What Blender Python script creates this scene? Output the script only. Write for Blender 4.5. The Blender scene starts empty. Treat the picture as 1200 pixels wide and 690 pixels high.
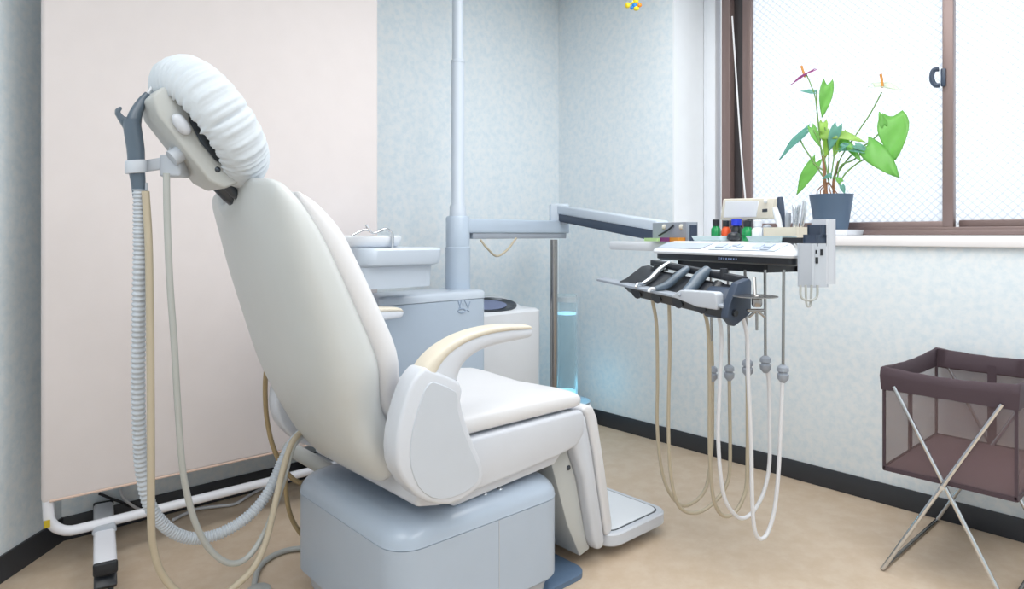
import bpy, bmesh, math, random
from mathutils import Vector, Matrix, noise as mnoise
random.seed(7)
scn = bpy.context.scene
COL = scn.collection

# ------------------------------------------------------------------ camera, world, light, exposure
F = 780.0                      # focal length in pixels of the 1200x690 frame
HOR = 275.0                    # row of the horizon
CAMH = 1.08
YAW = math.radians(-41.88)
cam_d = bpy.data.cameras.new('camera')
cam = bpy.data.objects.new('camera', cam_d); COL.objects.link(cam)
cam.location = (0, 0, CAMH); cam.rotation_euler = (math.pi/2, 0, YAW)
cam_d.sensor_width = 36.0; cam_d.lens = 36.0*F/1200.0
cam_d.shift_y = -(345.0-HOR)/1200.0
cam_d.clip_start = 0.02
scn.camera = cam

world = bpy.data.worlds.new('sky'); scn.world = world; world.use_nodes = True
bg = world.node_tree.nodes['Background']
bg.inputs[0].default_value = (0.93, 0.97, 1.0, 1); bg.inputs[1].default_value = 0.9

def area(name, loc, rot, sx, sy, power, color=(1, 1, 1)):
    l = bpy.data.lights.new(name, 'AREA'); l.shape = 'RECTANGLE'; l.size = sx; l.size_y = sy
    l.energy = power; l.color = color
    o = bpy.data.objects.new(name, l); COL.objects.link(o); o.location = loc; o.rotation_euler = rot
    return o
area('ceiling_lamp_light', (1.85, 1.0, 2.47), (0, 0, 0), 1.5, 1.5, 35, (1.0, 0.995, 0.985))
area('ceiling_lamp_light', (-0.4, 0.6, 2.47), (0, 0, 0), 1.3, 1.5, 21, (1.0, 0.995, 0.985))
area('ceiling_lamp_light', (1.2, -0.7, 2.47), (0, 0, 0), 1.5, 1.2, 25, (1.0, 0.995, 0.985))
area('window_daylight', (3.75, 0.9, 1.75), (0, math.radians(90), 0), 1.3, 2.2, 11, (0.86, 0.93, 1.0))

vs = scn.view_settings
vs.view_transform = 'Standard'; vs.look = 'None'; vs.gamma = 1.0; vs.use_curve_mapping = False
vs.exposure = 0.0

# ------------------------------------------------------------------ geometry helpers
CR, SR = math.cos(YAW), math.sin(YAW)
RIGHT = Vector((CR, SR, 0)); FWD = Vector((-SR, CR, 0)); UP = Vector((0, 0, 1))
EYE = Vector((0, 0, CAMH))
def ray(px, py): return RIGHT*((px-600)/F) + FWD - UP*((py-HOR)/F)
def hit(px, py, p0, n):
    d = ray(px, py); n = Vector(n); return EYE + d*((Vector(p0)-EYE).dot(n)/d.dot(n))
def PX(px, py, x): return hit(px, py, (x, 0, 0), (1, 0, 0))
def PY(px, py, y): return hit(px, py, (0, y, 0), (0, 1, 0))
def PZ(px, py, z): return hit(px, py, (0, 0, z), (0, 0, 1))
def PD(px, py, d): return EYE + ray(px, py)*d

def catmull(pts, n):
    pts = [Vector(p) for p in pts]
    if len(pts) < 3: 
        return [pts[0].lerp(pts[-1], i/n) for i in range(n+1)]
    P = [pts[0]*2-pts[1]] + pts + [pts[-1]*2-pts[-2]]
    out = []
    for i in range(1, len(P)-2):
        a, b, c, d = P[i-1:i+3]
        for k in range(n):
            t = k/n
            out.append(0.5*((2*b)+(c-a)*t+(2*a-5*b+4*c-d)*t*t+(3*b-a-3*c+d)*t**3))
    out.append(pts[-1]); return out

def sp(c, n): return math.copysign(abs(c)**(2.0/n), c)

class MB:
    def __init__(s): s.bm = bmesh.new()
    def _bev(s, geom_v, w, seg, angle=25):
        vs_ = set(geom_v)
        es = [e for e in s.bm.edges if e.verts[0] in vs_ and e.verts[1] in vs_ and len(e.link_faces) == 2
              and e.calc_face_angle(0) > math.radians(angle)]
        if es and w > 0:
            bmesh.ops.bevel(s.bm, geom=es, offset=w, segments=seg, profile=0.5, affect='EDGES', clamp_overlap=True)
    def box(s, c, size, bevel=0.0, seg=2, mat=None):
        r = bmesh.ops.create_cube(s.bm, size=1.0)['verts']
        for v in r:
            v.co = Vector((v.co.x*size[0], v.co.y*size[1], v.co.z*size[2]))
        if mat is not None:
            for v in r: v.co = mat @ v.co
        for v in r: v.co += Vector(c)
        s._bev(r, bevel, seg); return s
    def prism(s, poly, ext, bevel=0.0, seg=2, angle=25):
        poly = [Vector(p) for p in poly]; ext = Vector(ext)
        a = [s.bm.verts.new(p) for p in poly]; b = [s.bm.verts.new(p+ext) for p in poly]
        n = len(poly)
        fs = [s.bm.faces.new(a), s.bm.faces.new(b[::-1])]
        for i in range(n): fs.append(s.bm.faces.new((a[i], b[i], b[(i+1) % n], a[(i+1) % n])))
        bmesh.ops.recalc_face_normals(s.bm, faces=fs)
        s._bev(a+b, bevel, seg, angle); return s
    def loft(s, rings, cap=True, closed=True):
        R = [[s.bm.verts.new(Vector(p)) for p in r] for r in rings]
        n = len(R[0]); fs = []
        for i in range(len(R)-1):
            for j in range(n if closed else n-1):
                k = (j+1) % n
                fs.append(s.bm.faces.new((R[i][j], R[i][k], R[i+1][k], R[i+1][j])))
        if cap and closed:
            fs.append(s.bm.faces.new(R[0][::-1])); fs.append(s.bm.faces.new(R[-1]))
        bmesh.ops.recalc_face_normals(s.bm, faces=fs); return s
    def tube(s, pts, r, seg=10, n=6, smooth=True, radii=None, flat=None):
        P = catmull(pts, n) if smooth else [Vector(p) for p in pts]
        m = len(P)
        if radii is None: rr = [r]*m
        elif callable(radii): rr = [radii(i/(m-1)) for i in range(m)]
        else: rr = radii
        T = [(P[min(i+1, m-1)]-P[max(i-1, 0)]).normalized() for i in range(m)]
        up = Vector((0, 0, 1)) if abs(T[0].z) < 0.9 else Vector((1, 0, 0))
        N = (up - T[0]*up.dot(T[0])).normalized(); rings = []
        for i in range(m):
            N = (N - T[i]*N.dot(T[i])).normalized(); B = T[i].cross(N)
            sx, sy = (1, 1) if flat is None else flat
            rings.append([P[i]+(N*math.cos(a)*sx+B*math.sin(a)*sy)*rr[i] for a in [2*math.pi*k/seg for k in range(seg)]])
        return s.loft(rings)
    def lathe(s, prof, c, seg=24, mat=None):
        c = Vector(c); rings = []
        for r, z in prof:
            ring = []
            for k in range(seg):
                a = 2*math.pi*k/seg; p = Vector((max(r, 1e-4)*math.cos(a), max(r, 1e-4)*math.sin(a), z))
                if mat is not None: p = mat @ p
                ring.append(c+p)
            rings.append(ring)
        return s.loft(rings)
    def superell(s, c, rad, n=(2.5, 2.5), mat=None, seg=28, rows=16):
        rings = []
        for i in range(rows+1):
            ph = -math.pi/2 + math.pi*i/rows
            ph = max(min(ph, math.pi/2-0.02), -math.pi/2+0.02)
            ring = []
            for k in range(seg):
                a = 2*math.pi*k/seg
                p = Vector((rad[0]*sp(math.cos(ph), n[0])*sp(math.cos(a), n[1]), rad[1]*sp(math.cos(ph), n[0])*sp(math.sin(a), n[1]), rad[2]*sp(math.sin(ph), n[0])))
                if mat is not None: p = mat @ p
                ring.append(Vector(c)+p)
            rings.append(ring)
        return s.loft(rings)
    def build(s, name, mat, parent=None, angle=40, subsurf=0):
        me = bpy.data.meshes.new(name)
        if parent is not None: off = wloc(parent)
        else:
            co = [v.co for v in s.bm.verts]
            off = Vector(((min(c.x for c in co)+max(c.x for c in co))/2, (min(c.y for c in co)+max(c.y for c in co))/2, min(c.z for c in co)))
        bmesh.ops.translate(s.bm, verts=s.bm.verts, vec=-off)
        s.bm.to_mesh(me); s.bm.free()
        for p in me.polygons: p.use_smooth = True
        if angle < 180: me.set_sharp_from_angle(angle=math.radians(angle))
        me.materials.append(mat)
        o = bpy.data.objects.new(name, me); COL.objects.link(o)
        if parent is not None: o.parent = parent
        else: o.location = off
        if subsurf:
            m = o.modifiers.new('smooth', 'SUBSURF'); m.levels = subsurf; m.render_levels = subsurf
        return o
def wloc(o):
    v = Vector(o.location)
    while o.parent is not None: o = o.parent; v += Vector(o.location)
    return v
def tag(o, label=None, cat=None, group=None, kind=None):
    if label: o['label'] = label
    if cat: o['category'] = cat
    if group: o['group'] = group
    if kind: o['kind'] = kind
    return o
def thing(name, loc, label, cat, group=None):
    o = bpy.data.objects.new(name, None); COL.objects.link(o); o.location = loc
    o.empty_display_size = 0.1
    return tag(o, label, cat, group)
def struct(mb, name, mat, angle=40): return tag(mb.build(name, mat, None, angle), kind='structure')

# ------------------------------------------------------------------ materials
def lin(h):
    h = h.lstrip('#'); c = [int(h[i:i+2], 16)/255 for i in (0, 2, 4)]
    return tuple(x/12.92 if x <= 0.04045 else ((x+0.055)/1.055)**2.4 for x in c) + (1,)
def mat(name, col, rough=0.5, metal=0.0, var=0.03, scale=12.0, bump=0.0, bscale=200.0, spec=0.5, coat=0.0, trans=0.0, sss=0.0):
    m = bpy.data.materials.new(name); m.use_nodes = True
    nt = m.node_tree; b = nt.nodes['Principled BSDF']
    c = lin(col)
    tc = nt.nodes.new('ShaderNodeTexCoord'); no = nt.nodes.new('ShaderNodeTexNoise')
    no.inputs['Scale'].default_value = scale; no.inputs['Detail'].default_value = 3
    nt.links.new(tc.outputs['Object'], no.inputs['Vector'])
    mx = nt.nodes.new('ShaderNodeMix'); mx.data_type = 'RGBA'
    mx.inputs[6].default_value = tuple(x*(1-var) for x in c[:3])+(1,)
    mx.inputs[7].default_value = tuple(min(1, x*(1+var)) for x in c[:3])+(1,)
    nt.links.new(no.outputs['Fac'], mx.inputs[0]); nt.links.new(mx.outputs[2], b.inputs['Base Color'])
    b.inputs['Roughness'].default_value = rough; b.inputs['Metallic'].default_value = metal
    b.inputs['Specular IOR Level'].default_value = spec; b.inputs['Coat Weight'].default_value = coat
    b.inputs['Transmission Weight'].default_value = trans
    if bump:
        n2 = nt.nodes.new('ShaderNodeTexNoise'); n2.inputs['Scale'].default_value = bscale
        nt.links.new(tc.outputs['Object'], n2.inputs['Vector'])
        bp = nt.nodes.new('ShaderNodeBump'); bp.inputs['Strength'].default_value = bump; bp.inputs['Distance'].default_value = 0.002
        nt.links.new(n2.outputs['Fac'], bp.inputs['Height']); nt.links.new(bp.outputs['Normal'], b.inputs['Normal'])
    return m
def mottled(name, c1, c2, scale, rough, bump=0.2, c3=None):
    m = bpy.data.materials.new(name); m.use_nodes = True
    nt = m.node_tree; b = nt.nodes['Principled BSDF']
    tc = nt.nodes.new('ShaderNodeTexCoord')
    no = nt.nodes.new('ShaderNodeTexNoise'); no.inputs['Scale'].default_value = scale; no.inputs['Detail'].default_value = 6; no.inputs['Roughness'].default_value = 0.62
    nt.links.new(tc.outputs['Object'], no.inputs['Vector'])
    r = nt.nodes.new('ShaderNodeValToRGB')
    r.color_ramp.elements[0].position = 0.36; r.color_ramp.elements[0].color = lin(c1)
    r.color_ramp.elements[1].position = 0.62; r.color_ramp.elements[1].color = lin(c2)
    if c3:
        e = r.color_ramp.elements.new(0.5); e.color = lin(c3)
    nt.links.new(no.outputs['Fac'], r.inputs[0]); nt.links.new(r.outputs[0], b.inputs['Base Color'])
    b.inputs['Roughness'].default_value = rough; b.inputs['Specular IOR Level'].default_value = 0.35
    bp = nt.nodes.new('ShaderNodeBump'); bp.inputs['Strength'].default_value = bump; bp.inputs['Distance'].default_value = 0.001
    nt.links.new(no.outputs['Fac'], bp.inputs['Height']); nt.links.new(bp.outputs['Normal'], b.inputs['Normal'])
    return m

M = {}
M['paper'] = mottled('wallpaper', '#dbe7ef', '#e9eff3', 34, 0.75, 0.2, '#e3ecf2')
M['lino'] = mottled('linoleum', '#cdb8a0', '#d5c3ae', 16, 0.36, 0.03, '#d1bda7')
M['ceiling'] = mat('ceiling_board', '#e6e9e6', 0.8)
M['skirt'] = mat('skirting_vinyl', '#33373e', 0.45)
M['jamb'] = mat('reveal_paint', '#eef2f6', 0.6)
M['sill'] = mat('sill_board', '#eeecee', 0.4)
M['bronze'] = mat('bronze_aluminium', '#84726f', 0.35, 0.3)
M['bronze_dark'] = mat('dark_gasket', '#3a3638', 0.5)
M['vinyl'] = mat('chair_vinyl', '#d6d9dd', 0.42, bump=0.12, bscale=600, coat=0.05)
M['vinyl_white'] = mat('seat_vinyl', '#dedfe3', 0.4, bump=0.1, bscale=600)
M['shell'] = mat('chair_back_shell', '#c9cdce', 0.38, coat=0.08)
M['plastic'] = mat('grey_white_plastic', '#cfd4dd', 0.32, coat=0.1)
M['plastic_inset'] = mat('grey_inset_plastic', '#c3cad4', 0.35)
M['base'] = mat('blue_grey_plastic', '#aebccd', 0.28, coat=0.15)
M['plinth'] = mat('grey_plinth', '#b9bfc8', 0.5)
M['warm'] = mat('aged_cream_plastic', '#dad5c8', 0.35)
M['cream'] = mat('cream_pad', '#d9d2c3', 0.4)
M['bracket'] = mat('headrest_grey', '#bfc2c1', 0.42)
M['dark_metal'] = mat('dark_metal', '#4c525a', 0.35, 0.6)
M['cover'] = mat('nonwoven_cover', '#d0d8e0', 0.85, bump=0.2, bscale=150)
M['hand'] = mat('slate_plastic', '#566574', 0.3, coat=0.2)
M['black'] = mat('black_plastic', '#24282f', 0.35)
M['navy'] = mat('navy_plastic', '#39465a', 0.4)
M['white'] = mat('white_plastic', '#e4e8ee', 0.3)
M['unit'] = mat('unit_enamel', '#b6c5d6', 0.3, coat=0.15)
M['unit_light'] = mat('unit_light_plastic', '#c5d0dd', 0.3, coat=0.1)
M['steel'] = mat('brushed_steel', '#a3a1a0', 0.25, 1.0)
M['chrome'] = mat('chrome', '#d4d8dd', 0.12, 1.0)
M['hose_beige'] = mat('beige_hose', '#b9ae99', 0.45)
M['hose_brown'] = mat('brown_hose', '#a4906c', 0.45)
M['hose_white'] = mat('pale_hose', '#dcdde2', 0.4)
M['hose_grey'] = mat('grey_hose', '#b0b3b1', 0.45)
M['corr'] = mat('corrugated_grey', '#bfc6cf', 0.45)
M['screen'] = mat('screen_fabric', '#e1dada', 0.85, bump=0.15, bscale=900)
M['hem'] = mat('screen_hem', '#dcc3b4', 0.85)
M['tube_white'] = mat('white_painted_tube', '#eef0f8', 0.25, coat=0.2)
M['mat_blue'] = mat('blue_floor_plate', '#5d7490', 0.5)
M['hamper_band'] = mat('aubergine_cloth', '#483a42', 0.75, bump=0.2, bscale=400)
M['hamper_floor'] = mat('aubergine_board', '#5f4a52', 0.6)
M['pot'] = mat('blue_grey_pot', '#51657c', 0.5)
M['soil'] = mat('soil', '#5b4636', 0.9, var=0.4, scale=60)
M['root'] = mat('brown_stalk', '#9a6f52', 0.7, var=0.25, scale=40)
M['stem'] = mat('green_stem', '#6f9450', 0.5)
M['green'] = mat('green_glass', '#1f8f52', 0.15)
M['blue'] = mat('blue_cap', '#2a3fd0', 0.3)
M['orange'] = mat('orange_cap', '#e0592a', 0.35)
M['yellow'] = mat('yellow_plastic', '#f2d51e', 0.3)
M['toyorange'] = mat('toy_orange', '#f39325', 0.35)
M['toyblue'] = mat('toy_blue', '#1f7fd0', 0.3)
M['purple'] = mat('purple_foil', '#7c2f6e', 0.4)
M['lime'] = mat('pale_green_paper', '#b9dc9c', 0.6)
M['amber'] = mat('amber_foil', '#c8862f', 0.4)
M['label_yellow'] = mat('yellow_sticker', '#c9b02c', 0.5)
M['grey'] = mat('mid_grey', '#9aa2ae', 0.4)
M['print'] = mat('grey_print', '#9aabc2', 0.4)
M['print_blue'] = mat('pale_blue_print', '#8fa6d8', 0.4)
M['button'] = mat('button_grey', '#b4bfd0', 0.4)
M['drum'] = mat('blue_grey_drum', '#69749a', 0.35)
M['string'] = mat('white_cord', '#e4e4e6', 0.6)

def leafmat(name, c, back):
    m = mat(name, c, 0.35, var=0.18, scale=30)
    nt = m.node_tree; b = nt.nodes['Principled BSDF']; out = nt.nodes['Material Output']
    tr = nt.nodes.new('ShaderNodeBsdfTranslucent'); tr.inputs[0].default_value = lin(back)
    mx = nt.nodes.new('ShaderNodeMixShader'); mx.inputs[0].default_value = 0.5
    nt.links.new(b.outputs[0], mx.inputs[1]); nt.links.new(tr.outputs[0], mx.inputs[2]); nt.links.new(mx.outputs[0], out.inputs[0])
    return m
M['leaf'] = leafmat('leaf_green', '#83c06a', '#b6e690')
M['leaf_dark'] = leafmat('leaf_blue_green', '#7db4a8', '#a0d4c4')
M['leaf_lime'] = leafmat('leaf_lime', '#b0d27c', '#d2ee90')
M['spathe_pink'] = leafmat('magenta_spathe', '#c06aa8', '#d880bc')
M['spathe_white'] = leafmat('white_spathe', '#e6efe2', '#eef5e4')

def glassy(name, col, amount=0.25, rough=0.05, edge=0.5, tint=0.5):
    m = bpy.data.materials.new(name); m.use_nodes = True; nt = m.node_tree
    b = nt.nodes['Principled BSDF']; out = nt.nodes['Material Output']
    b.inputs['Base Color'].default_value = lin(col); b.inputs['Roughness'].default_value = rough
    tr = nt.nodes.new('ShaderNodeBsdfTransparent'); tr.inputs[0].default_value = tuple(1-tint+tint*x for x in lin(col)[:3])+(1,)
    lw = nt.nodes.new('ShaderNodeLayerWeight'); lw.inputs[0].default_value = 0.35
    ad = nt.nodes.new('ShaderNodeMath'); ad.operation = 'MULTIPLY_ADD'; ad.use_clamp = True
    ad.inputs[1].default_value = edge; ad.inputs[2].default_value = amount
    nt.links.new(lw.outputs['Facing'], ad.inputs[0])
    mx = nt.nodes.new('ShaderNodeMixShader'); nt.links.new(ad.outputs[0], mx.inputs[0])
    nt.links.new(tr.outputs[0], mx.inputs[1]); nt.links.new(b.outputs[0], mx.inputs[2]); nt.links.new(mx.outputs[0], out.inputs[0])
    return m
M['clear'] = glassy('clear_acrylic', '#e6f2f6', 0.12)
M['glass_tray'] = glassy('frosted_glass', '#dcebee', 0.55, 0.25)
M['water'] = glassy('blue_water', '#cfeef8', 0.04, 0.05, 0.22, 0.25)
M['net'] = glassy('brown_netting', '#86706e', 0.21, 0.9, 0.12, 0.04)

def emis(name, col, s):
    m = bpy.data.materials.new(name); m.use_nodes = True; b = m.node_tree.nodes['Principled BSDF']
    b.inputs['Base Color'].default_value = lin(col); b.inputs['Emission Color'].default_value = lin(col); b.inputs['Emission Strength'].default_value = s
    return m
M['led'] = emis('blue_led', '#b0e8ff', 0.8)

def wired():
    m = bpy.data.materials.new('wired_frosted_glass'); m.use_nodes = True; nt = m.node_tree
    for n in list(nt.nodes):
        if n.type == 'BSDF_PRINCIPLED': nt.nodes.remove(n)
    out = nt.nodes['Material Output']
    tc = nt.nodes.new('ShaderNodeTexCoord'); sx = nt.nodes.new('ShaderNodeSeparateXYZ'); nt.links.new(tc.outputs['Object'], sx.inputs[0])
    def ma(op, a, b=None):
        n = nt.nodes.new('ShaderNodeMath'); n.operation = op
        for i, q in enumerate((a, b)):
            if q is None: continue
            if isinstance(q, (int, float)): n.inputs[i].default_value = q
            else: nt.links.new(q, n.inputs[i])
        return n.outputs[0]
    s = 0.034
    l1 = ma('LESS_THAN', ma('FRACT', ma('DIVIDE', ma('ADD', sx.outputs[1], sx.outputs[2]), s)), 0.16)
    l2 = ma('LESS_THAN', ma('FRACT', ma('DIVIDE', ma('SUBTRACT', sx.outputs[1], sx.outputs[2]), s)), 0.16)
    ln = ma('MAXIMUM', l1, l2)
    tr = nt.nodes.new('ShaderNodeBsdfTransparent'); tl = nt.nodes.new('ShaderNodeBsdfTranslucent')
    tl.inputs[0].default_value = (0.95, 0.97, 1, 1); tr.inputs[0].default_value = (0.97, 0.985, 1, 1)
    mx = nt.nodes.new('ShaderNodeMixShader'); mx.inputs[0].default_value = 0.55
    nt.links.new(tr.outputs[0], mx.inputs[1]); nt.links.new(tl.outputs[0], mx.inputs[2])
    df = nt.nodes.new('ShaderNodeBsdfDiffuse'); df.inputs[0].default_value = lin('#9fa9b8')
    m2 = nt.nodes.new('ShaderNodeMixShader'); nt.links.new(ma('MULTIPLY', ln, 0.33), m2.inputs[0])
    nt.links.new(mx.outputs[0], m2.inputs[1]); nt.links.new(df.outputs[0], m2.inputs[2]); nt.links.new(m2.outputs[0], out.inputs[0])
    return m
M['wired'] = wired()

# ------------------------------------------------------------------ room
XR, YB, ZC = 2.90, 2.81, 2.50           # right wall, back wall, ceiling
XL, YN = -1.25, -1.55                   # walls behind the camera
XW = 3.20                               # window plane in its recess
WY0, WY1, WZ0, WZ1 = -0.45, 1.996, 1.035, 2.46
CB = Vector((0.385, YB)); CL = Vector((XL, YB-(0.385-XL)*1.11))   # the slanted wall at the left

b = MB(); b.prism([(XL-.1, YN-.1, 0), (XR+.1, YN-.1, 0), (XR+.1, YB+.1, 0), (XL-.1, YB+.1, 0)], (0, 0, -0.08)); struct(b, 'floor', M['lino'])
b = MB(); b.prism([(XL-.1, YN-.1, ZC), (XR+.1, YN-.1, ZC), (XR+.1, YB+.1, ZC), (XL-.1, YB+.1, ZC)], (0, 0, 0.08)); struct(b, 'ceiling', M['ceiling'])
b = MB(); b.box(((XL+XR)/2, YB+.05, ZC/2), (XR-XL+.2, .1, ZC)); struct(b, 'wall_back', M['paper'])
b = MB()
T = 0.42
b.box((XR+T/2, (YN+YB)/2, WZ0/2), (T, YB-YN, WZ0))
b.box((XR+T/2, (YN+YB)/2, (WZ1+ZC)/2), (T, YB-YN, ZC-WZ1))
b.box((XR+T/2, (WY1+YB)/2, (WZ0+WZ1)/2), (T, YB-WY1, WZ1-WZ0))
b.box((XR+T/2, (YN+WY0)/2, (WZ0+WZ1)/2), (T, WY0-YN, WZ1-WZ0))
struct(b, 'wall_right', M['paper'])
b = MB(); d = (CL-CB); nrm = Vector((d.y, -d.x)).normalized()*0.1
if nrm.x > 0: nrm = -nrm
b.prism([(CB.x, CB.y, 0), (CL.x, CL.y, 0), (CL.x+nrm.x, CL.y+nrm.y, 0), (CB.x+nrm.x, CB.y+nrm.y, 0)], (0, 0, ZC)); struct(b, 'wall_left', M['paper'])
b = MB(); b.box((XL-.05, (YN+CL.y)/2, ZC/2), (.1, CL.y-YN, ZC)); struct(b, 'wall_near', M['paper'])
b = MB(); b.box(((XL+XR)/2, YN-.05, ZC/2), (XR-XL, .1, ZC)); struct(b, 'wall_front', M['paper'])
# skirting
BH = 0.083
b = MB(); b.box(((CB.x+XR)/2, YB-.004, BH/2), (XR-CB.x, .008, BH), .002); struct(b, 'baseboard_back', M['skirt'])
b = MB(); b.box((XR-.004, (YN+YB)/2, BH/2), (.008, YB-YN, BH), .002); struct(b, 'baseboard_right', M['skirt'])
b = MB(); i = -nrm.normalized()*0.008
b.prism([(CB.x, CB.y, 0), (CL.x, CL.y, 0), (CL.x+i.x, CL.y+i.y, 0), (CB.x+i.x, CB.y+i.y, 0)], (0, 0, BH)); struct(b, 'baseboard_left', M['skirt'])
# window recess lining, sill
b = MB()
b.box((XR+.16, WY1-.004, (WZ0+WZ1)/2), (.32, .008, WZ1-WZ0)); struct(b, 'trim_1', M['jamb'])
b = MB(); b.box((XR+.135, (WY0+WY1)/2, 1.055), (.31, WY1-WY0+.02, .042), .005); struct(b, 'trim_2', M['sill'])
b = MB(); b.box((XW+.0, WY1-.045, (WZ0+WZ1)/2+.02), (.06, .07, WZ1-WZ0-.04), .004); struct(b, 'trim_3', M['white'])

win = bpy.data.objects.new('window_1', None); COL.objects.link(win); win.location = (XW, (WY0+WY1)/2, 1.076); tag(win, kind='structure')
zb, zt = 1.078, WZ1
ya, yb_, yc, yd = 1.872, 1.717, .867, .827
b = MB()   # outer frame: jambs, track, head
b.box((XW+.01, 1.845, (zb+zt)/2), (.11, .05, zt-zb), .003)
b.box((XW+.01, (WY0+ya)/2, zb+.011), (.12, ya-WY0, .022), .003)
b.box((XW-.02, (WY0+ya)/2, zb+.017), (.012, ya-WY0, .034), .002)
b.box((XW+.01, (WY0+ya)/2, zt-.02), (.12, ya-WY0, .04), .003)
b.box((XW+.01, WY0+.02, (zb+zt)/2), (.11, .05, zt-zb), .003)
b.build('window_frame', M['bronze'], win)
b = MB()
b.box((XW+.02, 1.795, (zb+zt)/2), (.05, .05, zt-zb), .003)
b.build('window_gasket', M['bronze_dark'], win)
b = MB()   # left sash
b.box((XW, 1.742, (zb+zt)/2), (.035, .05, zt-zb-.06), .004)
b.box((XW, .847, (zb+zt)/2), (.04, .040, zt-zb-.06), .004)
b.box((XW, (yb_+yd)/2, zb+.042), (.035, yb_-yd, .034), .004)
b.box((XW, (yb_+yd)/2, zt-.06), (.035, yb_-yd, .05), .004)
b.build('window_sash', M['bronze'], win)
b = MB()   # right sash, one track further out
b.box((XW+.045, WY0+.06, (zb+zt)/2), (.035, .045, zt-zb-.06), .004)
b.box((XW+.045, (WY0+.05+.82)/2, zb+.045), (.035, .82-WY0-.05, .036), .004)
b.box((XW+.045, (WY0+.05+.82)/2, zt-.06), (.035, .82-WY0-.05, .05), .004)
b.build('window_sash', M['bronze'], win)
b = MB(); b.box((XW, (yb_+yc)/2, (zb+zt)/2), (.005, yb_-yc+.01, zt-zb-.09)); b.build('window_pane', M['wired'], win)
b = MB(); b.box((XW+.045, (WY0+.05+.86)/2, (zb+zt)/2), (.005, .86-WY0-.05, zt-zb-.09)); b.build('window_pane', M['wired'], win)
b = MB(); b.box((XW+.045, 1.895, (zb+zt)/2), (.005, .05, zt-zb-.02)); b.build('window_pane', M['wired'], win)
p = PX(1101, 91, XW-.03); b = MB()   # crescent latch
b.box((XW-.024, p.y-.012, p.z), (.012, .018, .075), .004)
b.tube([p+Vector((-.01, .0, .035)), p+Vector((-.012, .02, .03)), p+Vector((-.014, .024, -.005)), p+Vector((-.012, .012, -.03)), p+Vector((-.01, -.004, -.034))], .010, 8, 5)
b.build('window_latch', M['navy'], win)

b = MB(); c0 = PX(858, -20, 3.12)
b.tube([(3.12, c0.y, 2.2), PX(862, 80, 3.12), PX(868, 170, 3.12), PX(874, 240, 3.12)], .004, 6)
tag(b.build('blind_cord', M['string']), 'thin pale blind cord hanging beside the brown window frame', 'cord')

# ------------------------------------------------------------------ privacy screen on casters
YS = 2.54
sx0, sx1 = 0.294, 1.488
ps = thing('privacy_screen', ((sx0+sx1)/2, YS, 0), 'tall pale pink fabric screen on a white tube frame with casters', 'screen')
b = MB(); b.box(((sx0+sx1)/2, YS, (.238+2.26)/2), (sx1-sx0, .034, 2.26-.238), .012, 3); fp = b.build('fabric_panel', M['screen'], ps)
b = MB(); b.tube([(sx0+.02, YS-.018, .244), (.7, YS-.018, .241), (1.1, YS-.018, .240), (sx1-.02, YS-.018, .243)], .004, 6); b.build('hem', M['hem'], fp)
r = .016; xs0, xs1, zbar = sx0+.018, sx1-.018, .128
b = MB()
pts = [(xs0, YS, 2.22), (xs0, YS, .24)]
for k in range(1, 9):
    a = math.pi/2*k/8; pts.append((xs0+.075*(1-math.cos(a)), YS, .128+.075-.075*math.sin(a)))
for k in range(0, 9):
    a = math.pi/2*k/8; pts.append((xs1-.075+.075*math.sin(a), YS, .128+.075-.075*math.cos(a)))
pts += [(xs1, YS, .24), (xs1, YS, 2.22)]
b.tube(pts, r, 12, smooth=False); fr = b.build('tube_frame', M['tube_white'], ps)
b = MB(); b.box((xs0-.005, YS-.018, .175), (.016, .006, .022)); tag(b.build('sticker', M['label_yellow'], fr), 'small yellow sticker')
for fx, fa in ((.466, math.radians(-9.8)), (sx1-.18, 0.0)):
    RF = Matrix.Rotation(fa, 3, 'Z')
    def FP(x, y, z): return Vector((fx, YS, 0)) + RF @ Vector((x, y, z))
    b = MB(); b.box(FP(0, -.01, .095), (.062, .52, .034), .012, 3, RF); ft = b.build('foot', M['tube_white'], ps)
    b = MB(); b.prism([FP(-.036, -.022, .1), FP(.036, -.022, .1), FP(.03, -.022, .128), FP(-.03, -.022, .128)], RF @ Vector((0, .044, 0)), .004); b.build('clamp', M['plinth'], ft)
    for ye in (-.275, .252):
        b = MB(); b.box(FP(0, ye, .094), (.064, .014, .038), .006, 3, RF); b.build('end_cap', M['black'], ft)
    for yy in (-.245, .218):
        cs = MB(); cs.box(FP(0, yy, .068), (.034, .04, .02), .006, 2, RF)
        cm = RF @ Matrix.Rotation(math.pi/2, 3, 'Y')
        for sx in (-.013, .013):
            cs.lathe([(0, -.008), (.02, -.008), (.024, -.005), (.024, .005), (.02, .008), (0, .008)], FP(sx, yy-.012, .0245), 18, cm)
        cs.prism([FP(-.03, yy-.01, .075), FP(-.03, yy-.045, .045), FP(-.03, yy-.03, .03), FP(-.03, yy+.012, .05)], RF @ Vector((.06, 0, 0)), .006)
        cs.build('caster', M['black'], ps)

# ------------------------------------------------------------------ dental chair
YCH = 1.678
ch = thing('dental_chair', (1.16, YCH, 0), 'large white dental treatment chair with raised backrest on a boxy grey base', 'dental chair')
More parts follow.
